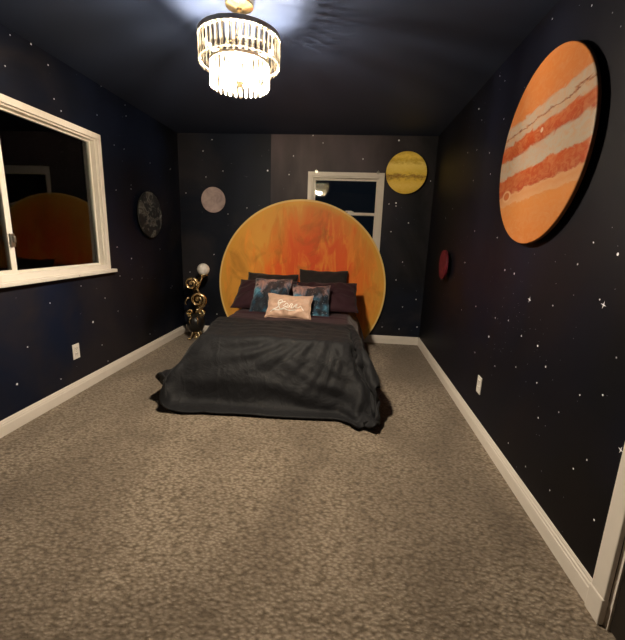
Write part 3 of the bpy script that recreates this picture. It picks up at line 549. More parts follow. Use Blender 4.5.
25,24,11,15,14,11,5,12,13,16,15,15,8,-6,-1,1,-1,-1414,27,18,8,5,2,1,3,11,14,14,13,12,12,12,12,11,11,11,12,11,26,27,26,25,26,26,27,26,25,26,27,26,26,26,27,26,26,25,25,26,27,27,25,26,27,26,26,26,26,26,26,26,25,27,26,26,26,25,26,26,26,26,26,25,27,26,26,24,25,23,13,11,9,12,15,13,14,14,12,7,-7,-4,6,-2,-1,-1413,27,19,6,4,3,2,2,12,15,14,12,12,12,11,11,11,12,11,11,12,25,26,26,26,26,26,26,26,26,26,26,26,26,26,26,26,26,26,26,26,26,26,26,26,26,26,26,26,26,26,26,26,26,26,26,26,26,26,26,26,26,26,26,26,26,26,26,26,26,18,10,12,13,16,15,13,11,8,5,-2,-4,-4,8,-1,-3,-1412,21,23,7,3,3,3,3,12,14,14,13,12,12,12,12,12,12,13,12,7,23,26,26,26,26,26,26,26,26,26,26,26,26,26,26,26,26,26,26,26,26,26,26,26,26,26,26,26,26,26,26,26,26,26,26,26,26,26,26,26,26,26,26,26,26,26,26,26,24,14,14,15,14,14,11,8,5,4,-2,-3,-2,4,-1,-2,-1,2487,-8,-9,-8,-9,-8,-7,-7,-6,-6,-5,-5,-5,-4,-3,0,0,0,-3,-5,0,4,4,5,5,6,2,-2,2,2,1,2,3,2,1,0,1,1,0,0,1,0,1,1,1,1,1,1,2,1,2,2,1,2,2,2,3,2,2,3,3,-3,-24,-23,-19,-42,-15,31,5,-23,5,20,7,-6,-15,-20,-15,0,13,15,10,4,3,4,5,7,2498,-3,-4,-8,-8,-7,-7,-8,-8,-6,-5,-4,-4,-2,-2,0,1,1,-2,-7,2,4,3,5,5,4,1,1,2,2,2,2,2,2,0,1,1,1,0,0,1,1,1,1,1,1,1,1,1,2,2,1,2,2,2,2,2,2,3,3,2,-1,-22,-24,-18,-39,-23,28,14,-23,0,23,8,-7,-15,-20,-17,-8,4,13,16,9,1,-3,1,10,2507,2,-1,-5,-7,-6,-5,-9,-8,-7,-4,-4,-3,-2,-1,0,2,1,-1,-7,2,4,4,4,4,4,2,2,2,2,2,2,1,2,1,1,1,0,0,1,1,1,1,0,1,1,2,1,1,2,1,2,2,1,2,2,3,2,3,2,3,0,-19,-26,-17,-36,-29,23,19,-18,-8,20,11,-6,-15,-17,-16,-10,-4,4,9,9,2,-4,-3,4,2515,4,1,-1,-4,-4,-4,-8,-9,-6,-4,-5,-3,-1,0,2,1,2,-1,-6,3,4,3,4,4,4,2,3,2,2,2,1,2,2,0,1,1,0,1,1,0,1,1,1,1,1,1,1,2,1,2,1,2,2,2,2,2,2,3,2,3,1,-17,-26,-16,-34,-34,17,24,-12,-17,14,12,-5,-12,-15,-13,-11,-6,-1,4,6,3,1,-2,-3,2522,3,4,1,0,0,-3,-6,-9,-6,-5,-6,-4,-1,3,3,3,2,-1,-4,3,4,4,4,3,4,3,2,2,2,2,2,2,1,1,1,0,1,0,1,0,1,1,0,1,1,0,1,2,2,2,1,2,1,2,1,2,1,2,2,2,1,-16,-27,-18,-34,-39,15,29,0,-23,5,9,-1,-7,-10,-10,-8,-6,-3,0,4,6,3,1,-6,2527,4,5,4,4,2,0,-4,-9,-7,-7,-6,-5,-1,5,5,5,2,0,-2,4,4,4,4,3,4,3,2,2,2,2,1,2,1,1,0,0,0,0,0,0,0,1,0,0,1,2,1,1,1,1,-1,0,-2,-2,0,0,1,0,3,2,3,-12,-26,-17,-28,-37,11,32,-4,-21,-2,4,-1,-1,-1,-5,-2,-2,-2,-1,0,4,3,1,-7,2534,4,5,6,6,6,2,-1,-7,-9,-8,-7,-5,-1,4,7,5,3,1,1,3,5,3,3,3,4,2,3,2,1,2,1,0,0,0,0,0,0,1,0,0,1,0,0,1,1,0,0,0,-1,-3,-3,-3,-3,-2,1,3,1,3,5,6,6,-7,-24,-16,-23,-40,0,21,-9,-10,-2,-1,-5,-1,5,6,6,2,2,1,-2,3,-1,-4,-12,2540,5,6,6,8,7,6,2,-4,-9,-9,-7,-5,-2,3,6,5,3,2,2,2,3,3,3,3,4,2,2,1,2,0,0,0,-1,0,0,1,1,1,1,1,0,0,1,0,-1,0,-2,-3,-4,-7,-4,2,1,-3,0,8,6,4,6,5,4,-3,-22,-18,-21,-39,-7,17,-4,-2,-2,-3,-8,-4,1,10,15,9,4,2,1,3,-4,-15,-19,2547,4,7,7,8,8,8,5,-2,-7,-8,-6,-4,-3,0,5,4,3,1,3,1,0,3,2,4,3,3,2,1,1,0,-1,-1,0,1,1,1,1,1,0,0,1,0,-1,-1,0,-3,-5,-3,-2,-5,-5,3,7,0,-2,9,11,4,3,2,-2,-2,-14,-19,-17,-31,-11,12,8,1,-2,-3,-6,-6,-2,7,15,12,9,6,-5,-2,-8,-18,-27,2554,2,8,9,8,8,8,6,-1,-5,-6,-5,-2,-1,-1,3,3,2,1,3,0,-1,-1,1,5,3,3,3,1,0,0,-1,0,1,1,1,1,0,-2,2,0,0,-1,-2,-2,-4,-2,-4,-2,3,2,-3,-3,7,8,1,1,12,1,-6,0,-4,-3,-2,-15,-15,-19,-12,10,16,4,0,-2,-4,-5,-5,8,13,7,7,3,-12,-9,-9,-19,-31,2563,0,8,10,10,8,7,5,0,-4,-5,-4,-1,1,0,2,3,1,0,-1,1,-5,1,0,3,2,4,3,1,1,0,0,2,0,1,0,1,-2,2,0,-1,-2,1,-3,-5,-2,1,1,1,2,6,0,-7,1,11,2,-10,5,9,-10,-2,2,-3,4,-6,-13,-10,-9,7,16,10,2,1,-4,-5,-4,9,11,-3,1,-9,-14,-17,-11,-18,-30,2573,-1,8,11,11,7,8,4,0,-3,-4,-5,-1,2,1,2,3,2,-1,-6,3,-4,-3,2,-1,2,2,2,1,2,1,1,1,1,1,0,1,0,1,0,0,-1,-1,0,0,-1,2,5,1,-1,1,5,1,-7,-2,8,-7,-6,13,0,-6,7,0,4,1,-13,-4,-6,5,19,9,3,4,-3,-4,-4,9,3,-6,-11,-13,-20,-21,-17,-18,-24,2587,-2,8,11,9,8,7,3,0,0,-2,-4,-3,0,1,2,3,2,-1,-8,1,0,1,-3,2,-1,1,1,1,1,2,2,1,2,2,1,2,1,0,1,2,-3,1,2,0,2,0,0,2,0,1,3,4,-10,-10,8,7,-6,6,8,-9,5,5,-3,4,-12,1,-4,11,15,13,6,6,-4,-5,-3,6,-8,-6,-17,-15,-25,-22,-21,-17,-18,2603,-3,7,11,10,7,6,2,0,1,0,-2,-4,-2,-1,2,4,2,-1,-2,1,1,-4,1,3,-2,0,0,0,1,1,1,2,2,1,3,0,1,3,3,-2,2,3,-1,2,0,-4,-3,2,7,0,-6,-1,2,-4,1,12,-2,-8,13,-1,-7,7,-8,7,-4,-6,12,9,16,14,6,10,-7,-6,-3,-4,-10,-10,-18,-20,-23,-22,-23,-13,-20,2621,-3,4,11,11,8,4,1,0,-1,1,1,-2,-4,-3,2,4,1,0,0,-2,4,-4,4,2,-2,0,-1,0,1,0,1,2,1,2,-1,1,4,3,0,5,4,0,1,-4,-3,0,-1,-2,0,2,-1,-2,6,5,-8,1,10,-8,6,4,
-18,9,0,6,-4,3,12,5,20,13,8,12,-13,-7,-6,-9,-10,-18,-18,-24,-18,-24,-18,-12,-26,2641,-4,3,9,12,9,5,0,-3,-1,0,1,-1,-2,-3,1,3,1,-1,-2,0,3,-2,4,2,-1,0,1,0,1,1,2,0,1,-2,-1,3,1,1,5,4,2,4,-1,-4,-1,-1,-2,-5,-7,4,10,6,-2,-1,-3,-5,13,2,-16,10,-10,7,9,-5,7,-6,11,13,18,12,11,8,-15,-7,-10,-11,-16,-19,-24,-19,-18,-22,-11,-18,-17,2660,-3,2,8,11,12,5,0,-4,-3,-1,-1,-2,0,0,1,2,1,-3,-5,3,1,-2,4,2,0,1,1,2,0,3,1,3,-1,0,2,-2,0,2,-2,-1,4,2,5,5,-1,-8,-8,-4,3,4,7,9,-4,-9,4,1,-1,6,-15,7,5,-5,16,-6,1,-10,18,14,22,3,18,-1,-14,-7,-14,-12,-21,-20,-24,-12,-20,-14,-10,-16,-8,2680,-3,2,7,10,13,8,-1,-4,-4,-3,-3,-4,-1,1,3,3,1,-1,-4,-2,1,-1,2,1,0,1,1,1,2,1,4,0,2,4,1,3,2,-3,-6,-3,-5,3,8,7,3,-5,-11,-2,4,5,-1,2,9,-1,-8,1,-4,7,-2,-4,11,-7,17,-18,7,-3,18,12,21,-5,24,-17,-5,-9,-16,-16,-19,-20,-16,-11,-17,-6,-11,-9,-12,2700,-2,2,7,9,11,10,1,-4,-4,-3,-5,-5,-4,0,2,3,3,1,1,-7,0,-1,1,0,1,0,0,0,0,2,-1,0,4,1,5,4,3,2,2,-5,-4,-4,-5,2,9,5,2,-7,-8,0,8,6,4,4,-11,-6,6,1,8,-14,15,-11,8,-7,8,2,14,13,20,-15,19,-26,5,-16,-16,-13,-11,-19,-8,-14,-7,-6,-7,-10,-17,2722,-2,2,7,9,9,9,3,-3,-2,-4,-5,-6,-4,-3,-1,0,2,4,5,-6,-3,0,1,1,0,1,0,-1,2,-1,-1,0,0,-1,-1,1,2,4,6,5,3,-2,-8,-6,-1,10,10,1,-11,-9,8,12,1,-1,1,-14,6,8,2,-8,5,-5,3,3,1,7,8,17,14,-17,5,-22,4,-19,-15,2,-15,-11,-9,-8,-5,-4,-7,-14,-15,2746,-2,1,6,9,9,7,4,0,-2,-3,-5,-6,-5,-4,-3,-2,-1,0,-2,9,-7,-1,2,3,2,1,0,2,1,1,2,0,0,-1,-1,-1,-3,-2,1,3,5,6,5,-6,-4,-5,8,10,-1,-7,-8,10,13,-4,-7,0,-7,14,-2,1,-14,15,-7,7,-4,14,6,14,-8,1,-7,-10,-6,-17,-5,0,-15,-5,-7,-4,-3,-5,-12,-9,-21,2771,-1,1,4,8,9,6,4,2,-1,-4,-5,-5,-5,-5,-4,-3,-2,-3,-3,2,5,-4,3,2,1,0,1,2,0,3,1,2,1,3,2,1,-2,-1,-3,-7,-2,3,6,9,3,-5,-9,3,11,2,-8,-5,12,8,-9,-4,-5,3,11,-6,-6,15,-16,10,-4,18,11,2,-4,2,-13,-5,-13,-14,3,-13,-4,-2,-4,-5,-2,-9,-6,-18,-25,2798,-1,1,3,7,8,4,2,2,0,-2,-3,-5,-5,-5,-5,-4,-3,-2,-3,-2,6,-3,2,0,-1,-1,0,0,2,0,1,1,3,2,3,3,4,3,-1,-1,-3,-5,-2,2,8,6,-3,-6,-1,10,1,-8,-4,14,4,-16,0,-2,12,0,-3,1,-7,9,-2,16,10,-13,4,8,-10,-6,-14,-7,-7,-5,-2,-1,-7,-1,-8,-1,-13,-21,-13,2824,-1,1,4,6,6,5,0,-1,0,-1,-1,-3,-5,-6,-5,-4,-3,-3,-3,-3,3,0,1,-2,-3,0,-1,1,0,0,0,1,0,1,2,3,2,2,5,6,2,0,-4,-4,-3,3,7,0,-5,-3,8,0,-5,-1,10,-4,-7,2,6,5,-4,-8,10,1,2,13,-3,2,3,3,-5,-7,-14,-4,-9,-2,-1,-7,-1,-6,-1,-6,-15,-11,-15,2850,-1,1,4,6,5,4,0,-1,-2,-1,-1,-3,-4,-5,-6,-4,-3,-2,-2,-3,-6,7,-1,-3,-2,1,0,1,0,1,0,0,0,0,0,0,1,2,2,3,3,3,1,0,-3,-2,1,4,3,-2,-1,4,1,-2,2,4,-3,0,1,4,-2,-1,5,-1,2,4,4,6,0,0,-4,-7,-9,-9,-3,-2,-6,-2,-5,-2,-4,-7,-7,-13,-15,2877,0,1,3,5,5,2,0,-1,-2,-2,-3,-3,-4,-5,-4,-3,-3,-3,-3,-2,-6,-3,1,1,2,1,1,1,1,2,1,1,1,0,0,1,1,0,1,1,2,1,2,1,2,0,1,1,2,1,1,0,1,1,1,1,1,0,0,-1,0,2,1,2,2,2,6,4,-5,1,-4,-9,-5,-7,-2,-5,-3,-5,-2,-5,-4,-3,-10,-11,-10,2904,0,1,3,4,5,1,0,-2,-3,-2,-3,-4,-3,-4,-4,-2,-3,-2,-3,-2,-3,-3,-1,2,1,2,1,1,1,1,1,1,1,1,1,1,1,1,1,1,2,1,1,1,1,1,1,1,1,1,0,1,1,1,1,1,0,1,-2,0,1,2,1,2,1,4,1,1,0,0,-4,-7,-8,-4,-4,-3,-4,-3,-5,-3,-3,-5,-6,-8,-7,2932,0,0,2,4,4,2,0,-3,-3,-3,-4,-3,-3,-3,-2,-3,-2,-2,-3,-2,-3,-2,0,1,1,1,1,1,2,1,1,1,1,1,1,1,1,1,1,1,1,1,1,1,1,1,1,1,1,1,1,1,1,1,1,0,0,-1,0,0,2,1,2,1,1,4,-1,0,3,-1,-5,-7,-7,-3,-4,-4,-3,-4,-3,-4,-3,-4,-4,-5,-6,2959,0,-1,2,3,4,5,-1,-4,-4,-3,-4,-3,-2,-2,-2,-2,-2,-3,-2,-3,-2,-2,1,0,1,1,1,1,1,2,1,1,1,1,1,1,1,1,1,1,1,1,1,1,1,1,1,1,1,1,1,1,1,1,0,-1,0,0,0,1,2,1,1,2,1,2,0,0,2,1,-8,-9,-4,-2,-4,-4,-4,-4,-3,-3,-3,-2,-4,-3,-4,2987,-1,-1,3,2,3,5,-1,-4,-5,-3,-2,-3,-2,-2,-2,-2,-2,-2,-2,-3,-2,-1,0,0,1,1,1,1,1,1,2,1,1,1,1,1,1,1,1,0,1,1,1,2,1,1,1,1,1,1,1,1,0,1,-1,-1,1,-1,1,1,2,1,2,1,1,2,0,1,1,-3,-5,-8,-4,-2,-4,-4,-4,-4,-2,-3,-3,-3,-2,-3,-3,3011,-1,0,1,2,3,3,-1,-5,-2,-2,-2,-1,-2,-1,-2,-1,-2,-2,-3,-2,-2,-1,0,0,1,1,1,1,1,1,1,1,1,1,1,1,1,0,1,1,1,0,1,1,1,1,1,0,1,1,1,0,1,-1,-1,0,0,1,1,1,1,1,1,0,2,1,1,0,0,-4,-3,-5,-3,-1,-4,-3,-4,-3,-3,-3,-3,-2,-3,-2,-3,3032,0,-1,1,2,2,3,-4,-2,-1,-2,-2,-1,-2,-1,-2,-1,-2,-1,-2,-2,-1,-1,0,0,1,1,0,1,1,1,0,1,1,1,1,0,1,1,0,1,1,1,0,1,1,1,1,0,1,1,1,0,1,-3,-1,1,1,1,1,1,1,1,-1,3,1,1,-1,2,0,-3,-5,-4,-3,-2,-3,-3,-2,-3,-2,-3,-2,-2,-2,-2,-2,3053,-1,0,1,1,3,-1,-1,-1,-2,-1,-2,-1,-2,-1,-2,-1,-2,-1,-2,-2,-1,-1,0,1,0,1,0,1,1,1,0,1,1,1,0,1,1,0,1,1,1,0,1,1,1,1,0,1,1,1,0,-1,-1,0,0,1,1,1,
0,2,0,0,2,1,1,1,0,2,0,-4,-5,-4,-2,-2,-4,-2,-3,-2,-2,-3,-2,-2,-2,-1,-2,3074,-1,0,0,1,3,0,-1,-2,-1,-1,-2,-2,-1,-2,-1,-2,-1,-2,-1,-2,-1,-1,1,0,0,1,1,0,1,1,0,1,1,1,0,1,1,0,1,1,0,1,1,1,1,0,1,1,1,0,-2,-1,3,-1,0,0,1,1,1,1,1,0,3,-1,2,0,1,2,-1,-4,-5,-3,-3,-2,-3,-3,-2,-3,-2,-2,-2,-2,-2,-2,-2,3095,-1,0,0,1,0,2,-1,-1,-1,-2,-1,-2,-1,-2,-1,-2,-1,-2,-1,-2,-1,0,0,0,1,0,1,0,1,1,0,1,1,0,1,1,1,0,1,1,0,1,1,1,1,0,1,1,0,-2,-1,5,-3,0,0,1,1,1,1,1,0,2,0,1,1,0,2,1,-1,-4,-6,-2,-2,-3,-3,-2,-3,-2,-2,-2,-2,-2,-2,-2,-2,3116,-1,0,0,0,1,1,0,-1,-2,-1,-2,-1,-2,-1,-1,-2,-1,-2,-1,-2,-1,0,0,0,1,0,1,0,1,1,0,1,1,0,1,1,0,1,1,0,1,1,1,1,0,1,1,1,-1,-1,2,-2,-1,1,1,1,1,1,1,1,0,-1,2,0,1,2,1,2,-2,-5,-4,-2,-2,-3,-3,-3,-2,-2,-2,-2,-2,-2,-2,-2,-2,3137,-1,0,-1,1,0,0,1,-1,-1,-2,-1,-1,-2,-1,-2,-1,-2,-1,-2,-2,0,0,0,0,1,0,1,0,1,1,0,1,0,1,1,1,0,1,1,0,1,1,1,0,1,1,1,0,1,-2,-2,0,1,1,1,1,1,1,1,-1,0,1,0,2,1,1,2,1,-1,-6,-4,-1,-3,-3,-3,-2,-2,-3,-2,-2,-2,-2,-1,-2,-2,3158,-1,0,-1,0,1,0,0,0,-2,-1,-1,-2,-1,-1,-2,-1,-2,-1,-2,-2,0,0,0,0,1,0,1,0,1,0,1,1,0,1,1,0,1,1,1,0,0,2,0,1,1,1,1,0,-1,-3,0,1,1,1,1,1,1,0,-1,0,1,1,2,0,1,2,2,1,-2,-6,-4,-1,-3,-3,-2,-2,-3,-2,-2,-2,-2,-2,-2,-2,-2,3179,-1,0,-1,0,-1,1,0,0,-1,-1,-2,-1,-1,-2,-1,-1,-2,-1,-2,-2,0,0,0,1,0,0,1,0,1,0,1,1,0,1,1,0,1,1,0,1,0,1,1,1,1,1,-1,0,-2,-1,1,1,1,1,1,1,-1,-1,1,0,1,1,1,1,2,1,2,2,-3,-7,-2,-1,-4,-2,-3,-2,-2,-2,-2,-2,-2,-2,-2,-2,-2,3200,-1,0,-1,-1,0,0,1,-1,-1,-1,-1,-1,-1,-2,-1,-1,-2,-1,-2,-2,0,0,1,0,0,1,0,0,1,0,1,0,1,1,0,1,1,1,0,1,0,1,1,1,1,-2,0,0,-2,1,1,1,1,1,0,-1,-1,2,0,0,1,1,1,1,2,2,2,1,-3,-7,-1,-2,-3,-3,-2,-2,-2,-2,-2,-2,-2,-2,-2,-2,-3,3221,-1,0,-1,-1,0,0,0,-1,0,-1,-1,-1,-2,-1,-1,-2,-1,-1,-2,-2,0,0,1,0,0,1,0,0,1,0,1,0,1,1,0,1,1,0,0,2,0,1,1,0,-1,0,-1,-1,1,1,1,1,1,0,0,-2,1,0,1,1,0,1,1,2,2,1,1,2,-4,-6,-1,-2,-3,-2,-2,-3,-2,-2,-2,-2,-2,-2,-2,-2,-2,3242,-1,-1,0,-1,0,-1,0,-1,0,-1,-1,-1,-1,-1,-1,-2,-2,-1,-2,-2,1,0,1,-1,1,0,1,0,1,0,1,0,1,1,0,1,0,0,1,2,0,0,1,-1,-1,0,-1,1,1,0,2,1,1,0,-3,0,1,1,0,0,1,1,2,2,1,1,1,1,-6,-2,-2,-2,-2,-3,-2,-2,-2,-2,-3,-2,-2,-1,-2,-2,-3,3263,-1,-1,0,-1,0,-1,0,-1,-1,0,-2,-1,0,-1,-2,-1,-2,-1,-2,-2,1,0,1,-1,1,0,0,0,2,0,0,1,1,0,1,1,-1,1,1,0,1,1,-1,-1,-1,0,1,0,1,1,1,1,0,-2,0,0,1,0,1,0,2,1,2,1,-3,2,3,2,-8,0,-2,-2,-3,-2,-2,-2,-2,-3,-2,-2,-2,-1,-2,-2,-2,3284,-1,-1,0,-1,-1,0,-1,-1,0,-1,0,-2,0,-2,-1,-1,-2,-1,-2,-1,0,1,0,0,1,-1,1,0,1,-1,1,0,2,0,1,1,-1,1,0,1,1,0,-1,-1,0,0,0,1,1,1,1,0,-3,1,0,1,0,0,1,1,1,2,1,-3,-1,3,0,4,-8,-3,-1,1,-4,-1,-1,-1,-4,-2,-2,-1,-3,-2,-1,-2,-1,3305,-1,-1,-1,0,-1,0,-1,-1,-1,-1,0,-1,-1,-1,-1,-1,-2,-1,-1,-2,1,0,1,-1,1,0,0,0,1,-1,1,0,1,1,0,0,0,1,1,1,1,0,-1,-2,-1,2,0,1,1,1,0,-3,0,1,0,0,1,0,1,1,1,1,-2,-1,-2,2,2,-4,2,-4,0,-1,-2,-1,-1,-2,-2,-2,-2,-2,-2,-2,-2,-1,-2,3325,0,-1,-1,0,-1,-1,0,-1,-1,-1,-1,0,-1,-1,-1,-1,-2,-1,-1,-1,0,0,1,-1,1,0,0,0,1,0,0,0,1,0,0,1,0,1,1,1,0,-2,0,-1,0,1,1,0,1,0,-2,0,1,0,0,0,0,2,1,0,1,-2,-1,-2,1,1,2,-3,-2,0,-1,-1,0,-1,-2,-2,-2,-2,-1,-2,-2,-2,-2,-4,-18,3346,-1,0,-1,-1,0,-1,-1,0,-1,-1,-1,-1,-1,0,-2,-1,-1,-1,-1,-1,0,0,1,-1,1,0,0,0,1,-1,1,0,1,0,0,0,1,0,1,1,-2,0,0,-1,1,1,0,1,0,-2,0,1,0,-1,1,0,1,1,-1,1,-1,0,-2,0,2,0,-1,0,-2,0,0,-1,-1,-1,-1,-3,-1,-2,-2,-2,-2,-2,-7,-19,-20,3367,-1,0,-1,-1,0,-1,-1,0,-1,-1,-1,-1,-1,-1,-1,-1,-1,-1,-1,-1,0,1,0,0,0,0,0,0,1,-1,1,0,1,-1,0,1,1,-1,1,-1,0,0,-1,1,0,1,0,0,-1,0,0,0,0,0,1,0,0,0,0,-1,1,-1,0,1,-1,2,-2,1,-2,1,-1,-1,-1,-1,-2,-1,-2,-2,-1,-2,-3,-10,-19,-20,-21,3388,-1,-1,0,-1,-1,0,-1,-1,-1,0,-1,-1,-1,-1,-1,-1,-1,-1,-1,-1,1,0,0,0,0,0,0,0,1,-1,1,-1,1,-1,0,1,-1,1,-1,0,1,0,-1,1,1,-1,1,-2,1,0,0,-1,1,0,0,0,0,0,0,0,0,-1,1,0,0,0,0,1,-1,0,0,-1,-2,-1,-2,-1,-2,-1,-2,-4,-14,-18,-20,-20,-20,3409,-1,-1,-1,0,-1,0,-1,-1,-1,-1,-1,0,-1,-1,-1,-1,-2,-1,0,0,0,0,0,0,0,0,0,0,0,0,0,0,0,0,0,0,0,0,0,0,0,0,0,0,0,0,0,0,0,0,0,0,0,0,0,0,0,0,0,0,0,0,0,0,0,0,0,0,0,1,-1,-1,-2,-1,-1,-1,-2,-3,-5,-17,-19,-19,-18,-20,-21,3430,-4,2,-1,0,-1,-1,0,-1,-1,-1,-1,-1,-1,-1,-1,-1,-1,-1,-1,-1,0,0,0,0,0,0,0,0,0,0,0,0,0,0,0,0,0,0,0,0,0,0,0,0,0,0,0,0,0,0,0,0,0,0,0,0,0,0,0,0,0,0,0,0,0,0,0,0,1,1,-1,-1,-1,-1,-2,-3,-3,-7,-13,-19,-21,-19,-18,-20,-20,251,-7,-8,-6,-7,-9,-11,-15,-17,-19,-20,-21,-20,-18,-16,-14,-9,-6,-2,0,-5,-1,1,-1,
